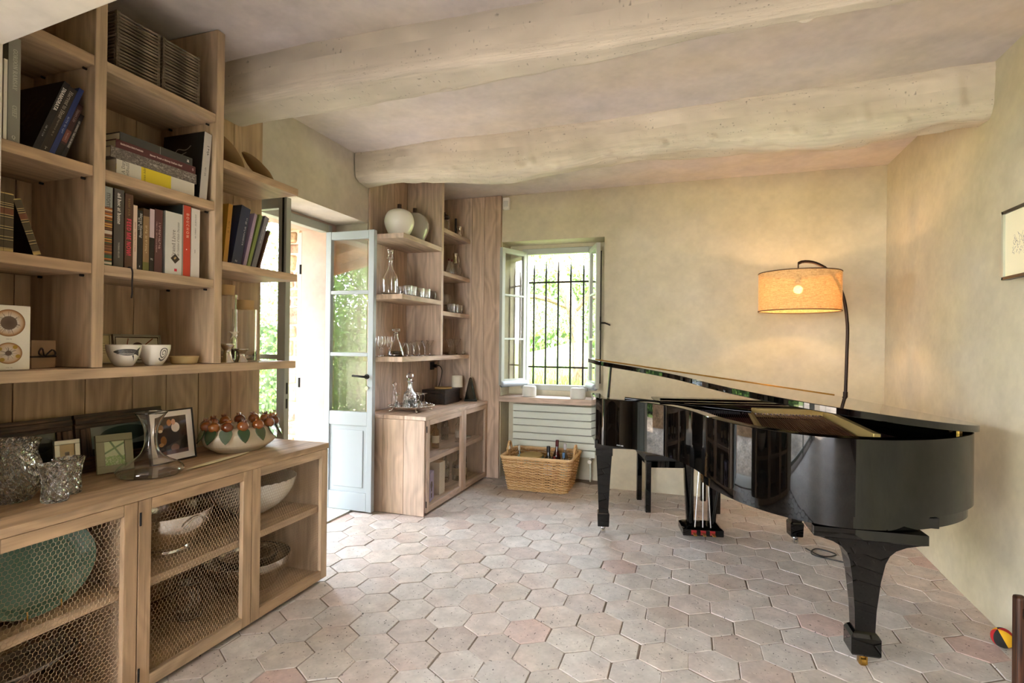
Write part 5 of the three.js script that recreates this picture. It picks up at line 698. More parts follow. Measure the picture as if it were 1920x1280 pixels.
{
  const white = phy(0xf2eee8, 0.3, { clearcoat: 0.5 }), y = 2.2405;
  const flask = (label, z, R, H, mat) => { const o = thing('round_flask', label, 'vase', [-2.37, y, z], 0, 'round stoppered flasks'); new G().lathe(vesselProfile([[R * 0.45, 0], [R * 0.5, 0.004], [R * 0.86, H * 0.30], [R, H * 0.58], [R * 0.8, H * 0.86], [R * 0.4, H * 0.97], [0.014, H]], 0.004, 0.008, 32), 0, 0, 0, 48).build('body', mat, o); new G().cyl(0.017, 0.017, 0.04, 0, H + 0.018, 0, 16).build('neck', std(0x35201c, 0.5), o); };
  flask('round white flask with a dark neck on the top glass shelf', -4.035, 0.125, 0.255, white); flask('round clear bubbled glass flask with a dark neck beside the white flask', -4.30, 0.128, 0.285, phy(0xf4efe8, 0.12, { transmission: 0.7, thickness: 0.01, ior: 1.45 }));
  const s2 = 1.7525; { const o = vessel('carafe', 'tall clear glass carafe with a flared stopper on the middle glass shelf', 'carafe', [-2.36, s2, -3.885], [[0.062, 0], [0.066, 0.006], [0.066, 0.10], [0.06, 0.15], [0.03, 0.20], [0.017, 0.25], [0.018, 0.285], [0.026, 0.295]], { t: 0.003, n: 36 }); new G().lathe(curve2([[0.010, 0.27], [0.014, 0.30], [0.030, 0.302], [0.020, 0.312], [0.018, 0.34], [0.026, 0.37]], 24).concat([[0, 0.37]]), 0, 0, 0, 24).build('stopper', crystal, o); }
  const tum = [[0.028, 0], [0.031, 0.005], [0.033, 0.05], [0.036, 0.085]];
  [[-2.25, -3.985], [-2.33, -4.035], [-2.25, -4.06], [-2.25, -4.205], [-2.34, -4.20], [-2.24, -4.29]].forEach(([x, z], i) => cutThing('cut_tumbler', ORD[i] + ' small cut glass tumbler counted from the carafe on the middle glass shelf', 'tumbler', [x, s2, z], tum, 0.003, 0.01, 10, 110, 0.005, 'cut glass tumblers'));
  [[-2.28, -4.372], [-2.26, -4.446]].forEach(([x, z], i) => vessel('round_tumbler', i ? 'plain round tumbler against the upright on the middle glass shelf' : 'plain round tumbler second from the upright on the middle glass shelf', 'tumbler', [x, s2, z], [[0.018, 0], [0.022, 0.004], [0.036, 0.03], [0.037, 0.055], [0.031, 0.082]], { t: 0.002, n: 28, group: 'plain round tumblers' }));
  const s1 = 1.2505; { const o = vessel('wine_flask', 'conical glass flask with a little red wine and flat stopper', 'decanter', [-2.29, s1, -3.87], [[0.06, 0], [0.067, 0.006], [0.064, 0.03], [0.035, 0.11], [0.019, 0.145], [0.018, 0.185], [0.028, 0.192]], { t: 0.003, n: 40 }); new G().lathe(curve2([[0.055, 0.0075], [0.0625, 0.012], [0.0605, 0.03], [0.055, 0.044]], 12).concat([[0, 0.044]]), 0, 0, 0, 36).build('wine', phy(0x1c0408, 0.05), o); new G().lathe([[0, 0.19], [0.012, 0.19], [0.012, 0.204], [0.032, 0.206], [0.032, 0.224], [0, 0.228]], 0, 0, 0, 28).build('stopper', crystal, o); }
  [[-2.43, -3.86], [-2.45, -3.93], [-2.43, -4.0]].forEach(([x, z], i) => stem(['tall flute glass directly behind the wine flask', 'tall flute glass furthest back behind the wine flask', 'tall flute glass behind the wine flask towards the cordial glasses'][i], 'glass', [x, s1, z], 0.165, 0.024, 0.10, 'tall flutes', { n: 18 }));
  stem('large thin wine glass beside the white card next to the door', 'glass', [-2.47, s1, -3.80], 0.17, 0.036, 0.085, null);
  for (let i = 0; i < 9; i++) { const k = i % 2; stem(ORD[i] + ' small cordial glass counted from the wine flask', 'glass', [-2.25 - k * 0.085, s1, -4.005 - i * 0.048], 0.105 + 0.004 * i, 0.026 + 0.0012 * i, 0.055, 'cordial glasses', { flare: true, n: 16, name: 'cordial_glass' }); }
  { const o = thing('white_card', 'small white card propped at the back of the lowest glass shelf', 'card', [-2.52, s1, -3.895], PI / 2); new G().box(0.075, 0.105, 0.003, 0, 0.0525, 0, -0.12).build('sheet', std(0xcfc8ae, 0.8), o); }
  // far compartment
  [[-2.27, -4.835], [-2.29, -4.925], [-2.27, -5.015]].forEach(([x, z], i) => stem(ORD[i] + ' wide martini glass from the upright on the lowest far shelf', 'glass', [x, s1, z], 0.155, 0.043, 0.075, 'martini glasses', { flare: true, n: 20, name: 'martini_glass' }));
  [[-2.225, -5.075], [-2.37, -5.09]].forEach(([x, z], i) => vessel('shot_glass', i ? 'tiny shot glass further back beside the plank panel' : 'tiny shot glass at the shelf front beside the plank panel', 'glass', [x, s1, z], [[0.013, 0], [0.016, 0.004], [0.018, 0.035]], { t: 0.0015, n: 18, group: 'shot glasses' }));
  [[-2.36, -4.82], [-2.35, -4.91], [-2.36, -5.0]].forEach(([x, z], i) => stem(ORD[i] + ' large goblet from the upright on the second far shelf', 'glass', [x, 1.6605, z], 0.19, 0.040, 0.11, 'large goblets', { n: 20, name: 'goblet' }));
  [[-2.235, -4.80], [-2.235, -4.885], [-2.25, -5.02]].forEach(([x, z], i) => cutThing('whisky_tumbler', ORD[i] + ' cut glass whisky tumbler from the upright below the goblets', 'tumbler', [x, 1.6605, z], [[0.030, 0], [0.034, 0.005], [0.036, 0.04], [0.038, 0.085]], 0.003, 0.01, 10, 100, 0.005, 'whisky tumblers'));
  { const y3 = 2.0305; for (const [i, z] of [-4.77, -4.835].entries()) { const o = vessel('oil_bottle', i ? 'slim glass cruet bottle nearer the jug' : 'slim glass cruet bottle nearer the upright', 'bottle', [-2.25, y3, z], [[0.026, 0], [0.028, 0.005], [0.022, 0.07], [0.010, 0.11], [0.010, 0.13]], { group: 'cruet bottles', n: 24 }); new G().sph(0.013, 0, 0.142, 0, 12).build('stopper', std(0x6e2c28, 0.4), o); }
    const j = vessel('claret_jug', 'round glass claret jug with a silver neck on the third far shelf', 'jug', [-2.28, y3, -4.98], [[0.035, 0], [0.05, 0.01], [0.068, 0.05], [0.06, 0.09], [0.03, 0.125], [0.022, 0.14]], { n: 36 }); new G().lathe(curve2([[0.023, 0.138], [0.02, 0.16], [0.018, 0.20], [0.028, 0.235]], 14), 0, 0, 0, 24).lathe([[0.027, 0.134], [0.029, 0.14], [0.025, 0.148]], 0, 0, 0, 24).build('neck', silver, j); new G().tube([[0, 0.22, -0.02], [0, 0.225, -0.07], [0, 0.16, -0.095], [0, 0.09, -0.06]], 0.005, { n: 22, k: 6 }).build('handle', silver, j); }
  { const y4 = 2.4305; const k = vessel('glass_pitcher', 'clear glass pitcher with dark lid half hidden by the upright', 'pitcher', [-2.30, y4, -4.76], [[0.05, 0], [0.055, 0.006], [0.06, 0.08], [0.05, 0.14]], { n: 32 }); new G().lathe([[0, 0.14], [0.052, 0.14], [0.045, 0.17], [0.02, 0.18], [0.012, 0.20], [0, 0.205]], 0, 0, 0, 28).build('lid', std(0x2a1a18, 0.3), k); new G().tube([[0, 0.13, -0.05], [0, 0.13, -0.10], [0, 0.06, -0.10], [0, 0.04, -0.06]], 0.006, { n: 20, k: 6 }).build('handle', chrome, k);
    const e = thing('corkscrew', 'dark upright wine opener with silver joints on the top far shelf', 'corkscrew', [-2.26, y4, -4.94]); new G().rbox(0.02, 0.17, 0.02, 0, 0.095, 0, 0.006).build('handle', blackPlastic, e); new G().rbox(0.05, 0.012, 0.05, 0, 0.006, 0, 0.004).cyl(0.014, 0.014, 0.03, 0.004, 0.07, -0.02, 14, PI / 2).build('base', chrome, e);
    const sp = thing('silver_pourer', 'silver pourer with a small loop handle on the top far shelf', 'pourer', [-2.26, y4, -5.04]); new G().lathe(vesselProfile([[0.022, 0], [0.026, 0.004], [0.030, 0.03], [0.018, 0.06], [0.022, 0.10], [0.028, 0.115]], 0.002, 0.006, 24), 0, 0, 0, 28).build('body', silver, sp); new G().tube([[0, 0.10, -0.02], [0, 0.10, -0.06], [0, 0.03, -0.06], [0, 0.02, -0.03]], 0.004, { n: 20, k: 6 }).build('handle', silver, sp);
    const sb = thing('silver_saucer', 'low silver saucer lying behind the pourer on the top far shelf', 'saucer', [-2.385, y4, -5.06]); new G().lathe([[0, 0, 1], [0.03, 0], [0.05, 0.012], [0.05, 0.014], [0.03, 0.004], [0, 0.004]], 0, 0, 0, 32).build('dish', silver, sb); }
}
{ // worktop under the glass shelves
  const y = 0.7845, tr = thing('silver_tray', 'round silver tray with an openwork rim carrying the crystal decanter', 'tray', [-2.275, y, -4.10]);
  new G().lathe([[0, 0.026, 1], [0.15, 0.026], [0.175, 0.034], [0.185, 0.046], [0.182, 0.048], [0.17, 0.038], [0.15, 0.031], [0, 0.031]], 0, 0, 0, 48).build('dish', silver, tr);
  { const q = new G(); for (let i = 0; i < 30; i++) { const a = i / 30 * 2 * PI; q.sph(0.010, 0.19 * Math.cos(a), 0.048, 0.19 * Math.sin(a), 8, 1, 0.7, 1); } q.build('beaded_rim', silver, tr).userData.kind = 'stuff'; for (let i = 0; i < 4; i++) { const a = i * PI / 2 + 0.8; new G().rod([0.15 * Math.cos(a), 0.028, 0.15 * Math.sin(a)], [0.175 * Math.cos(a), 0.004, 0.175 * Math.sin(a)], 0.006, 6).sph(0.009, 0.178 * Math.cos(a), 0.008, 0.178 * Math.sin(a), 10).build('foot', silver, tr); } }
  const ty = y + 0.032, d = thing('crystal_decanter', 'cut crystal decanter with a ball stopper in the middle of the silver tray', 'decanter', [-2.285, ty, -4.10]);
  new G().add(cutGlass(cutRows([[0.05, 0], [0.055, 0.006], [0.058, 0.06], [0.05, 0.11], [0.028, 0.145], [0.018, 0.17], [0.019, 0.21], [0.036, 0.225]], 0.004, 0.012, 34), 60, 14, 80, 0.005)).build('body', crystal, d); new G().sph(0.030, 0, 0.268, 0, 18).cyl(0.012, 0.014, 0.05, 0, 0.225, 0, 14).build('stopper', crystal, d); new G().lathe(curve2([[0.047, 0.014], [0.05, 0.04], [0.046, 0.062]], 8).concat([[0, 0.062]]), 0, 0, 0, 28).build('wine', phy(0x1a0508, 0.05), d);
  { const o = vessel('slim_decanter', 'slim glass bottle with a ball stopper behind the crystal decanter', 'decanter', [-2.395, ty, -4.033], [[0.022, 0], [0.025, 0.005], [0.022, 0.10], [0.012, 0.14], [0.013, 0.17]], { n: 24 }); new G().sph(0.017, 0, 0.196, 0, 14).cyl(0.008, 0.008, 0.03, 0, 0.172, 0, 10).build('stopper', crystal, o); }
  for (let i = 0; i < 7; i++) { const a = i / 7 * 2 * PI + 0.35; stem(ORD[i] + ' upturned liqueur glass around the crystal decanter, counting clockwise from the window side', 'glass', [-2.285 + 0.122 * Math.cos(a), ty, -4.10 + 0.122 * Math.sin(a)], 0.115, 0.026, 0.05, 'upturned liqueur glasses on the tray', { upside: true, n: 18, name: 'liqueur_glass', base: 1.0 }); }
  const b = thing('cigar_box', 'dark brown rectangular wooden box on the worktop', 'box', [-2.33, y, -4.80]); new G().rbox(0.24, 0.10, 0.34, 0, 0.05, 0, 0.003).build('body', std(0x53443a, 0.45, { map: darkWoodTex }), b); new G().rbox(0.244, 0.035, 0.344, 0, 0.118, 0, 0.004).build('lid', std(0x53443a, 0.45, { map: darkWoodTex }), b);
  { const o = thing('woven_coaster', 'round tan woven mat lying on the dark box', 'mat', [-2.33, y + 0.136, -4.84]); new G().cyl(0.085, 0.085, 0.012, 0, 0.006, 0, 36).build('disc', std(0xb0925c, 0.8), o); }
  { const o = thing('table_lamp', 'tiny bedside-style lamp with a white drum shade beside the metronome', 'lamp', [-2.27, y, -5.035]); new G().rbox(0.075, 0.02, 0.075, 0, 0.01, 0, 0.003).build('base', std(0x5a4438, 0.5), o); new G().rod([0.02, 0.02, 0.02], [0.02, 0.14, 0.02], 0.004, 6).rod([-0.02, 0.02, -0.02], [-0.02, 0.14, -0.02], 0.004, 6).box(0.012, 0.12, 0.03, 0, 0.07, 0).build('stem', std(0x6b5348, 0.4), o); new G().add(new THREE.CylinderGeometry(0.055, 0.058, 0.115, 32, 1, true), M4(0, 0.195, 0)).build('shade', std(0xe9e2d0, 0.9, { side: THREE.DoubleSide }), o); }
  { const o = thing('metronome', 'dark green-black pyramid metronome beside the tiny lamp', 'metronome', [-2.135, y, -5.065], 0.45); const g = new THREE.CylinderGeometry(0.022, 0.082, 0.205, 4, 1); g.rotateY(PI / 4); g.translate(0, 0.12, 0); new G().add(g.toNonIndexed()).build('body', phy(0x121815, 0.25, { clearcoat: 0.7 }), o); const t = new THREE.CylinderGeometry(0.006, 0.022, 0.014, 4); t.rotateY(PI / 4); t.translate(0, 0.2295, 0); new G().add(t.toNonIndexed()).build('cap', phy(0x121815, 0.25), o); new G().box(0.125, 0.018, 0.125, 0, 0.009, 0).build('base', phy(0x121815, 0.3), o); }
  { const o = thing('power_socket', 'black wall socket on the planks under the lowest glass shelf', 'socket', [-2.55, 1.09, -5.02], PI / 2); new G().rbox(0.08, 0.08, 0.012, 0, 0.04, 0.006, 0.003).build('plate', blackPlastic, o); const p = thing('power_cable', 'black cable plugged in above the dark box', 'cable', [-2.53, 0.785, -5.02]); new G().cyl(0.018, 0.018, 0.03, 0.02, 0.345, 0, 14, 0, 0, PI / 2).build('plug', blackPlastic, p); new G().tube([[0.035, 0.345, 0], [0.06, 0.345, -0.02], [0.07, 0.30, -0.055], [0.06, 0.2, -0.045], [0.045, 0.10, -0.02], [0.04, 0.004, -0.015]], 0.0045, { n: 30, k: 6 }).build('cord', blackPlastic, p); }
}
{ // bottles and boxes behind the far wire doors
  const bottle = (label, p, R, H, mat, lab, capCol = 0x2a2a2a, group = 'bottles in the far cabinet') => { const o = thing('bottle', label, 'bottle', p, 0, group); new G().lathe([[0, 0, 1], [R * 0.96, 0], [R, 0.006], [R, H * 0.55], [R * 0.85, H * 0.64], [R * 0.36, H * 0.74], [R * 0.32, H * 0.96], [R * 0.34, H * 0.96], [R * 0.34, H], [0, H]], 0, 0, 0, 28).build('body', mat, o); if (lab) new G().add(new THREE.CylinderGeometry(R + 0.0008, R + 0.0008, H * 0.26, 28, 1, true), M4(0, H * 0.32, 0)).build('paper_label', std(lab, 0.7), o); new G().cyl(R * 0.4, R * 0.4, H * 0.1, 0, H * 0.97, 0, 16).build('cap', std(capCol, 0.5), o); };
  const clear = phy(0xf2f4f0, 0.02, { transmission: 0.95, thickness: 0.05, ior: 1.4 }), amber = phy(0xb98a4a, 0.03, { transmission: 0.9, thickness: 0.05, ior: 1.4 }), dark = phy(0x0b120c, 0.05, { clearcoat: 1 }), red = phy(0x5a1418, 0.05, { clearcoat: 1 });
  const y = 0.4305; bottle('clear spirits bottle closest to the door on the upper cabinet shelf', [-2.20, y, -3.99], 0.036, 0.27, clear, 0xcfd0c8); bottle('square-shouldered clear bottle with a cream label on the upper cabinet shelf', [-2.20, y, -4.20], 0.050, 0.29, clear, 0xd8c8a0); bottle('amber bottle with pale label beside the cream-labelled bottle', [-2.17, y, -4.36], 0.034, 0.25, amber, 0xe4e0d4); bottle('red liqueur bottle at the back of the upper cabinet shelf', [-2.36, y, -4.10], 0.036, 0.24, red, 0x8a2c30); bottle('clear bottle with a white label behind the second far door', [-2.10, y, -4.70], 0.032, 0.25, clear, 0xeceae4); bottle('dark bottle at the back behind the second far door', [-2.28, y, -4.78], 0.036, 0.28, dark, 0x3a2020);
  { const o = thing('glass_ashtray', 'shallow pale glass dish on the upper shelf behind the second far door', 'dish', [-2.12, y, -4.93]); new G().lathe([[0, 0, 1], [0.045, 0], [0.055, 0.02], [0.05, 0.02], [0.04, 0.008], [0, 0.008]], 0, 0, 0, 28).build('dish', std(0xc9c8c0, 0.2), o); }
  const y0 = 0.053; { const o = thing('whisky_box', 'lilac and black printed bottle box on the cabinet floor', 'box', [-2.13, y0, -4.06], 0.25); new G().box(0.15, 0.235, 0.15, 0, 0.1175, 0).build('carton', std(0xa79fc4, 0.5), o); const m = new THREE.Mesh(mapUV(new THREE.PlaneGeometry(0.145, 0.23), alloc(130, 200, (c, w, h) => { c.fillStyle = '#a9a2c6'; c.fillRect(0, 0, w, h); c.fillStyle = '#17141c'; c.beginPath(); c.ellipse(w * 0.4, h * 0.45, w * 0.28, h * 0.14, 0.3, 0, 7); c.fill(); c.fillRect(w * 0.2, h * 0.45, w * 0.35, h * 0.45); c.fillStyle = '#e6e2ee'; c.fillRect(w * 0.32, h * 0.66, 16, 14); })), printMat); m.name = 'printed_face'; m.position.set(0, 0.1175, 0.0756); o.add(m); const k = m.clone(); k.rotation.y = PI / 2; k.position.set(0.0756, 0.1175, 0); o.add(k); }
  { const o = thing('white_carton', 'tall plain cream carton beside the lilac box', 'box', [-2.12, y0, -4.30]); new G().rbox(0.10, 0.275, 0.11, 0, 0.1375, 0, 0.002).build('carton', std(0xd3cab6, 0.7), o); }
  bottle('round black bottle with a gold crest on the cabinet floor', [-2.13, y0, -4.80], 0.072, 0.27, dark, 0x7a6a44); bottle('dark green bottle on the cabinet floor behind the second far door', [-2.22, y0, -4.67], 0.04, 0.29, dark, 0x232a22); bottle('black champagne bottle at the far end of the cabinet floor', [-2.17, y0, -4.96], 0.045, 0.30, dark, 0x2c2618);
}
{ // stones on the window sill
  const st = (label, x, z, r) => { const o = thing('stone_candle_holder', label, 'candle holder', [x, 0.8365, z], 0, 'stone candle holders on the sill'); new G().lathe([[0, 0, 1], [r * 0.95, 0], [r, 0.006], [r, 0.085], [r * 0.93, 0.102], [r * 0.8, 0.108], [r * 0.42, 0.108], [r * 0.38, 0.10], [r * 0.36, 0.06], [0, 0.06]], 0, 0, 0, 36).build('body', paleStone, o); };
  st('round pale stone candle holder on the sill near the plank panel', -1.565, -5.24, 0.070); st('round pale stone candle holder on the sill near the piano', -1.065, -5.22, 0.074);
}
{ // wicker basket with bottles
  const X = -1.37, Z = -5.03, o = thing('wicker_basket', 'large rectangular wicker basket full of bottles under the window', 'basket', [X, 0, Z], 0.03);
  const cane = [0xd2ac78, 0xc49a66, 0xdcbc8c, 0xb98f5e].map((c) => std(c, 0.7)), H = 0.315;
  // a rounded rectangle walked by length: t 0..1 gives the place and the outward direction
  const ring = (y, t) => { const k = mix(0.83, 1, y / H), w = 0.335 * k, d = 0.265 * k, r = 0.05, a = 2 * (w - r), b = 2 * (d - r), q = r * PI / 2; let s = t * (2 * a + 2 * b + 4 * q);
    const seg = [[a, (u) => [w - r - u, -d, 0, -1]], [q, (u) => { const f = u / r; return [-w + r - r * Math.sin(f), -d + r - r * Math.cos(f), -Math.sin(f), -Math.cos(f)]; }], [b, (u) => [-w, -d + r + u, -1, 0]], [q, (u) => { const f = u / r; return [-w + r - r * Math.cos(f), d - r + r * Math.sin(f), -Math.cos(f), Math.sin(f)]; }], [a, (u) => [-w + r + u, d, 0, 1]], [q, (u) => { const f = u / r; return [w - r + r * Math.sin(f), d - r + r * Math.cos(f), Math.sin(f), Math.cos(f)]; }], [b, (u) => [w, d - r - u, 1, 0]], [q, (u) => { const f = u / r; return [w - r + r * Math.cos(f), -d + r - r * Math.sin(f), Math.cos(f), -Math.sin(f)]; }]];
    for (const [L, f] of seg) { if (s <= L) return f(s); s -= L; } return seg[0][1](0); };
  const ST = 46, weave = [new G(), new G(), new G(), new G()];
  for (let r = 0; r < 25; r++) { const y = 0.010 + r * 0.0121, pts = []; for (let i = 0; i < ST * 4; i++) { const t = i / (ST * 4), [x, z, nx, nz] = ring(y, t), o2 = 0.0075 * Math.cos(t * ST * PI + (r % 2) * PI) * 1.0; pts.push([x + nx * o2, y + 0.0015 * n3(i * 0.3, r, 2), z + nz * o2]); } weave[r % 4 === 0 ? 0 : Math.floor(rnd() * 4)].tube(pts, 0.0056, { n: ST * 6, k: 5, closed: true }); }
  weave.forEach((g, i) => { if (g.a.length) g.build('weave', cane[i], o).userData.kind = 'stuff'; });
  { const g = new G(); for (let i = 0; i < ST; i++) { const p = ring(0.004, i / ST), q = ring(H, i / ST); g.rod([p[0], 0.004, p[1]], [q[0], H, q[1]], 0.0042, 5); } g.build('stakes', cane[1], o).userData.kind = 'stuff'; }
  for (const ph of [0, 2.1, 4.2]) { const pts = []; for (let i = 0; i < 240; i++) { const [x, z, nx, nz] = ring(H, i / 240), f = i / 240 * 60 * 2 * PI + ph; pts.push([x + nx * 0.008 * Math.cos(f), H + 0.007 * Math.sin(f), z + nz * 0.008 * Math.cos(f)]); } new G().tube(pts, 0.0066, { n: 480, k: 5, closed: true }).build('rim_braid', cane[2], o); }
  new G().box(0.53, 0.008, 0.42, 0, 0.006, 0).build('bottom', cane[3], o);
  for (const s of [-1, 1]) { const h = new THREE.Group(); h.name = 'handle'; o.add(h); for (const ph of [0, PI]) { const pts = []; for (let i = 0; i <= 24; i++) { const t = i / 24; pts.push([s * (0.325 + 0.006 * Math.cos(t * 26 + ph)), H - 0.005 + 0.105 * Math.sin(t * PI), mix(-0.085, 0.085, t) + 0.006 * Math.sin(t * 26 + ph)]); } new G().tube(pts, 0.0075, { n: 60, k: 6 }).build('strand', cane[ph ? 0 : 2], h); } }
  const dark = phy(0x10160f, 0.05, { clearcoat: 1 }), clr = phy(0xe8eef0, 0.03, { transmission: 0.9, thickness: 0.05, ior: 1.4 }), redB = phy(0x3a0c10, 0.06, { clearcoat: 1 });
  const bt = (label, x, z, R, Hb, mat, lab, cap, lean = 0) => { const b = thing('bottle', label, 'bottle', [X + x, 0.012, Z + z], 0, 'bottles in the wicker basket'); b.rotation.z = lean; if (lean) b.position.y += Math.abs(Math.sin(lean)) * R; new G().lathe([[0, 0, 1], [R * 0.96, 0], [R, 0.006], [R, Hb * 0.62], [R * 0.8, Hb * 0.70], [R * 0.36, Hb * 0.80], [R * 0.34, Hb], [0, Hb]], 0, 0, 0, 24).build('body', mat, b); new G().add(new THREE.CylinderGeometry(R + 0.0008, R + 0.0008, Hb * 0.3, 24, 1, true), M4(0, Hb * 0.48, 0)).build('paper_label', std(lab, 0.7), b); new G().cyl(R * 0.4, R * 0.38, Hb * 0.14, 0, Hb * 0.94, 0, 14).build('cap', std(cap, 0.4), b); };
  bt('dark red capped wine bottle standing tallest in the wicker basket', 0.115, -0.06, 0.040, 0.425, redB, 0x2a1012, 0x5a1018, -0.05); bt('dark green bottle with blue label in the wicker basket', 0.08, 0.06, 0.045, 0.385, dark, 0xa8b4c8, 0x14181c); bt('clear glass bottle with silver cap in the wicker basket', 0.215, -0.05, 0.036, 0.40, clr, 0xd8c8cc, 0xc8c8c8, 0); bt('clear bottle with a blue cap at the far side of the basket', 0.228, 0.06, 0.034, 0.335, clr, 0x6a9a94, 0x5a84b4, 0.0); bt('short bottle with a white cap near the basket handle', -0.235, -0.12, 0.03, 0.335, dark, 0xd8d4c8, 0xd9d6cc, 0.1); bt('small red bottle low in the basket beside the clear ones', 0.165, 0.165, 0.024, 0.315, redB, 0x8a2028, 0x7a1820);
  { const p = thing('round_tin', 'round green and yellow tin lying in the wicker basket', 'tin', [X - 0.10, 0.24, Z + 0.04]); p.rotation.x = 0.06; new G().cyl(0.125, 0.125, 0.055, 0, 0.03, 0, 40).build('body', std(0x6f9a86, 0.4), p); new G().cyl(0.112, 0.11, 0.012, 0.01, 0.063, 0.005, 40).build('lid', std(0xb39a4e, 0.5), p); const q = thing('folded_cloth', 'brown folded cloth supporting the tin in the basket', 'cloth', [X - 0.115, 0.012, Z + 0.04]); new G().rbox(0.24, 0.215, 0.24, 0, 0.11, 0, 0.03).build('fabric', std(0x6b4a34, 0.95), q); }
}

// ---------- outside ----------
const grassMat = std(0x7f9a4c, 0.95), leafCols = [0x5f8a34, 0x78a03e, 0x4b7030].map((c) => new THREE.MeshPhysicalMaterial({ color: c, roughness: 0.7, transmission: 0.35, thickness: 0, side: THREE.DoubleSide }));
const oliveM = new THREE.MeshPhysicalMaterial({ color: 0x8f9a70, roughness: 0.6, transmission: 0.3, thickness: 0, side: THREE.DoubleSide });
const groundY = (x, z) => { const hb = sstep(-5.75, -6.15, z) * sstep(-6.2, -4.4, x); if (x > -3.1 && x < 3.4 && z > -5.7 && z < 5.4) return -0.25; return mix(-0.07, 0.70 + 0.052 * Math.min(14, -z - 6), hb) + 0.02 * n3(x * 0.7, 0, z * 0.7, 5); };
{
  const o = struct('lawn', [0, 0, 0]), g = new THREE.PlaneGeometry(64, 64, 160, 160); g.rotateX(-PI / 2); g.translate(-6, 0, -6); const p = g.attributes.position; for (let i = 0; i < p.count; i++) p.setY(i, groundY(p.getX(i), p.getZ(i))); g.computeVertexNormals();
  const uv = g.attributes.uv; for (let i = 0; i < uv.count; i++) uv.setXY(i, p.getX(i) / 5, p.getZ(i) / 5);
  const gt = tex(512, (u, v) => { const a = fbm(u, v, 6, 6, 131, 4), b = fbm(u, v, 90, 90, 132, 2); return [255 * (0.50 + 0.35 * (a - 0.5) + 0.3 * (b - 0.5)), 255 * (0.56 + 0.25 * (a - 0.5) + 0.3 * (b - 0.5)), 255 * (0.30 + 0.2 * (a - 0.5) + 0.2 * (b - 0.5))]; });
  const m = new THREE.Mesh(g, std(0xffffff, 1, { map: gt })); m.name = 'turf'; o.add(m);
  const blade = new THREE.PlaneGeometry(0.012, 0.11, 1, 1); blade.translate(0, 0.055, 0); const im = new THREE.InstancedMesh(blade, new THREE.MeshPhysicalMaterial({ color: 0x7ca046, roughness: 0.8, transmission: 0.3, thickness: 0, side: THREE.DoubleSide }), 9000); im.name = 'grass_blades'; im.userData.kind = 'stuff';
  for (let i = 0; i < 9000; i++) { const x = rr(-4.2, -0.2), z = rr(-11, -6.1), q = new THREE.Matrix4().compose(V(x, groundY(x, z) - 0.005, z), new THREE.Quaternion().setFromEuler(new THREE.Euler(rr(-0.4, 0.4), rr(0, 6.3), rr(-0.4, 0.4))), V(1, rr(0.6, 1.6), 1)); im.setMatrixAt(i, q); } o.add(im);
  const t = struct('terrace', [-4.4, -0.04, -2]); slab(t, 'paving', std(0xdedad6, 0.9, { map: stoneTex }), -7.2, -3.12, -0.16, -0.03, -5.2, 11, 3); slab(t, 'paving', std(0xdedad6, 0.9, { map: stoneTex }), -3.12, 8, -0.16, -0.03, 5.3, 11, 3);  // rear slab is added out of view, pale so it bounces neutral light indoors
}
function leaves(o, name, mats, n, size, place, ratio = 0.5) { mats.forEach((mat, k) => { const c = Math.floor(n / mats.length), g = new THREE.CircleGeometry(0.5, 5); g.scale(ratio, 1, 1); const im = new THREE.InstancedMesh(g, mat, c); im.name = name; im.userData.kind = 'stuff'; for (let i = 0; i < c; i++) { const p = place(); im.setMatrixAt(i, new THREE.Matrix4().compose(V(p[0], p[1], p[2]), new THREE.Quaternion().setFromEuler(new THREE.Euler(rr(0, 6.3), rr(0, 6.3), rr(0, 6.3))), V(size * rr(0.7, 1.3), size * rr(0.7, 1.3), 1))); } o.add(im); }); }
{ // hedge beyond the terrace
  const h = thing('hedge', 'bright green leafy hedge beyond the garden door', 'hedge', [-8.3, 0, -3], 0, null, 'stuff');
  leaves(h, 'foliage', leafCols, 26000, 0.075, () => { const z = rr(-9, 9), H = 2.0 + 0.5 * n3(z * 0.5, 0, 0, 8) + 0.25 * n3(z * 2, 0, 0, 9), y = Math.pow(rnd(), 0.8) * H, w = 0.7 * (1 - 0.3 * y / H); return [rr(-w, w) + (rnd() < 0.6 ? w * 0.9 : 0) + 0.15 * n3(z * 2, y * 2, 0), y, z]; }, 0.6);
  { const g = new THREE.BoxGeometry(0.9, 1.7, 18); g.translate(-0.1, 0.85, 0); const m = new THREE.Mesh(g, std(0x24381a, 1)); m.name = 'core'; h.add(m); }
  const b = thing('cypress_shrub', 'tall dense green shrub close to the garden door, mirrored in its panes', 'shrub', [-5.75, -0.05, 0.95], 0, null);
  leaves(b, 'foliage', leafCols, 14000, 0.07, () => { const y = rr(0.02, 2.9), a = rr(0, 6.3), r = Math.sqrt(rnd()) * (1.15 * Math.pow(Math.sin(PI * mix(0.12, 0.98, y / 3)), 0.6)); return [r * Math.cos(a), y, r * Math.sin(a)]; }, 0.6);
  new G().cyl(0.05, 0.03, 2.2, 0, 1.1, 0, 8).build('stem', darkWood, b);
}
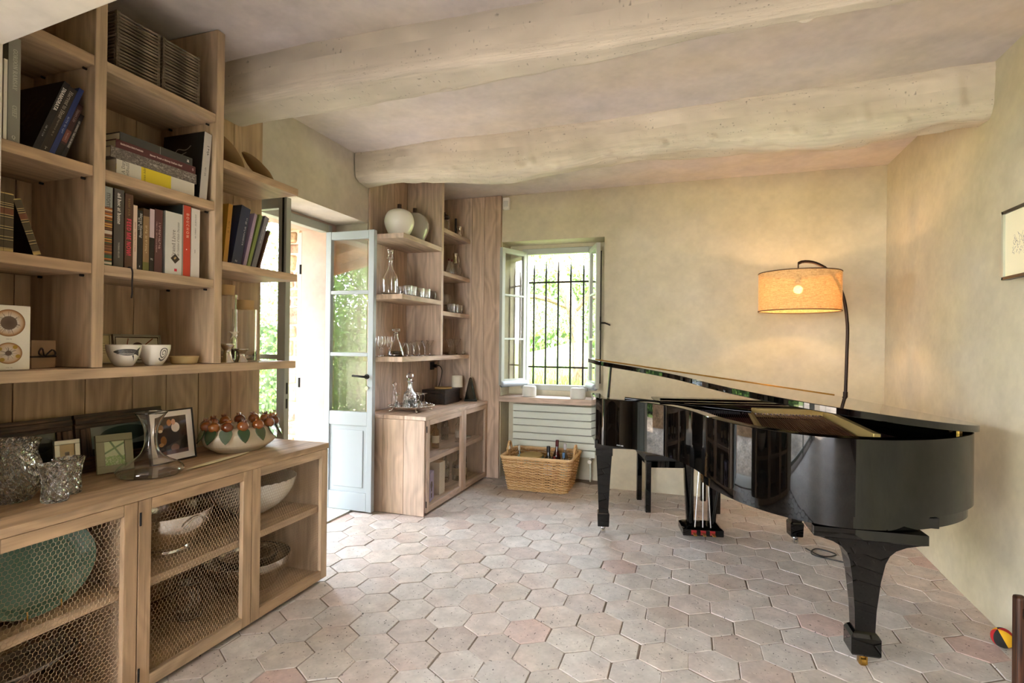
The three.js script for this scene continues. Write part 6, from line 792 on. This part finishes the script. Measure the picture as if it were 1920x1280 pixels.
{ // olive tree beyond the window and the wood behind it
  const o = thing('olive_tree', 'gnarled olive tree on the lawn outside the barred window', 'tree', [-1.52, groundY(-1.52, -7.4) - 0.02, -7.4]), bark = std(0x9a8c7c, 0.95, { map: stoneTex, bumpMap: stoneBump, bumpScale: 0.03 });
  new G().tube([[0, 0, 0], [0.02, 0.4, 0.01], [-0.02, 0.8, -0.02], [-0.10, 1.15, 0.0], [-0.28, 1.6, -0.1]], 0.085, { n: 30, k: 10 }).build('trunk', bark, o);
  for (const pts of [[[-0.08, 1.0, 0], [0.2, 1.35, 0.1], [0.5, 1.9, 0.2]], [[-0.1, 1.1, 0], [-0.5, 1.25, 0.1], [-1.0, 1.3, 0.2], [-1.5, 1.6, 0.1]], [[-0.28, 1.6, -0.1], [-0.4, 2.2, -0.2], [-0.3, 2.9, -0.1]]]) new G().tube(pts, 0.034, { n: 20, k: 7 }).build('branch', bark, o);
  leaves(o, 'foliage', [oliveM], 15000, 0.055, () => { const c = [[-0.3, 2.0, 0.1, 1.1, 0.7], [-1.3, 1.5, 0.0, 0.8, 0.55], [0.6, 2.0, 0.2, 0.7, 0.6], [-0.2, 2.8, -0.1, 1.3, 0.8], [-0.7, 1.0, -0.4, 0.9, 0.25]][Math.floor(rnd() * 5)], a = rr(0, 6.3), u = rr(-1, 1), r = Math.cbrt(rnd()), s = Math.sqrt(1 - u * u); return [c[0] + c[3] * r * s * Math.cos(a), c[1] + c[4] * r * u, c[2] + c[3] * r * s * Math.sin(a)]; }, 0.22);
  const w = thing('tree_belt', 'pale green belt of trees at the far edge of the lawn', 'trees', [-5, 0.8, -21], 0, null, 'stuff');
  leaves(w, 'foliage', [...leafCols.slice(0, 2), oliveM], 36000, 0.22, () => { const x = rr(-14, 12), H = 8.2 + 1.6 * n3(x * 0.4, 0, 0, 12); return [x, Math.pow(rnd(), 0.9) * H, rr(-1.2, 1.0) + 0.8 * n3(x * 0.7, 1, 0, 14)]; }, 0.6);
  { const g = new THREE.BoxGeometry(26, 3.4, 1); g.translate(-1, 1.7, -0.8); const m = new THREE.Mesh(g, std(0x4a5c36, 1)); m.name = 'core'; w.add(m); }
}
{ // porch outside the garden doors
  const p = thing('stone_wall', 'rough rubble stone wall at the end of the porch', 'wall', [-3.9, -0.05, -4.32]);
  new G().span(-3.88, -3.13, -0.05, 2.75, -4.55, -4.312).build('mortar', std(0xdcc4b4, 1), p, true);
  const sm = [stoneMat, std(0xe2c4bb, 0.95, { map: stoneTex }), std(0xe6ccc0, 0.95, { map: stoneTex })]; let y = -0.03; while (y < 2.6) { const h = rr(0.08, 0.2); let x = -3.88 + rr(0, 0.05); while (x < -3.2) { const w = Math.min(rr(0.09, 0.3), -3.14 - x); if (w > 0.05) { const g = new RoundedBoxGeometry(w - 0.012, h - 0.012, 0.06, 2, 0.026); grainUV(g, 'y', 1, 1); g.rotateZ(rr(-0.14, 0.14)); g.translate(x + w / 2 + 3.9, y + h / 2 + 0.05, -0.012 + rr(0, 0.012)); const m = new THREE.Mesh(g, anyOf(sm)); m.name = 'stone'; p.add(m); } x += w; } y += h; }
  const r = thing('porch_roof', 'timber porch ceiling of wide warm boards outside the garden doors', 'roof', [-4.1, 2.3, -2.5]), bd = [0xd8a668, 0xc9925a, 0xe0b47c].map((c) => std(c, 0.7, { map: woodTex }));
  for (let i = 0; i < 14; i++) { const x = -3.17 - i * 0.135, g = new THREE.BoxGeometry(0.131, 0.022, 3.6); grainUV(g, 'z', 0.7, 0.7); const m = new THREE.Mesh(g, anyOf(bd)); m.name = 'board'; m.position.set(x + 4.1, 0.46 - i * 0.028, -0.0); m.rotation.z = 0.204; r.add(m); }
  for (const z of [-4.1, -3.35, -2.6, -1.85, -1.1]) { const g = new THREE.BoxGeometry(1.9, 0.11, 0.08); grainUV(g, 'x', 0.7, 0.7); const m = new THREE.Mesh(g, bd[1]); m.name = 'rafter'; m.position.set(0.03, 0.20, z + 2.5); m.rotation.z = 0.204; r.add(m); }
  const s = thing('window_shutter', 'pale grey shutter leaf folded back outside the garden door', 'shutter', [-3.15, 0.02, -3.98]); new G().rbox(0.04, 2.26, 0.46, 0, 1.13, 0, 0.004).build('leaf', paint, s); for (const y of [0.35, 1.0, 1.95]) new G().cyl(0.009, 0.009, 0.08, 0.012, y, 0.234, 8).build('hinge', iron, s);
  const pt = thing('garden_parapet', 'low stone parapet at the edge of the terrace', 'wall', [-6.2, -0.05, -4.0]); new G().rbox(0.35, 0.55, 3.2, 0, 0.275, 0, 0.03).build('coping', stoneMat, pt);
}

scene.traverse((o) => { if (o.isMesh) { o.castShadow = true; o.receiveShadow = true; } });
renderer.render(scene, camera);
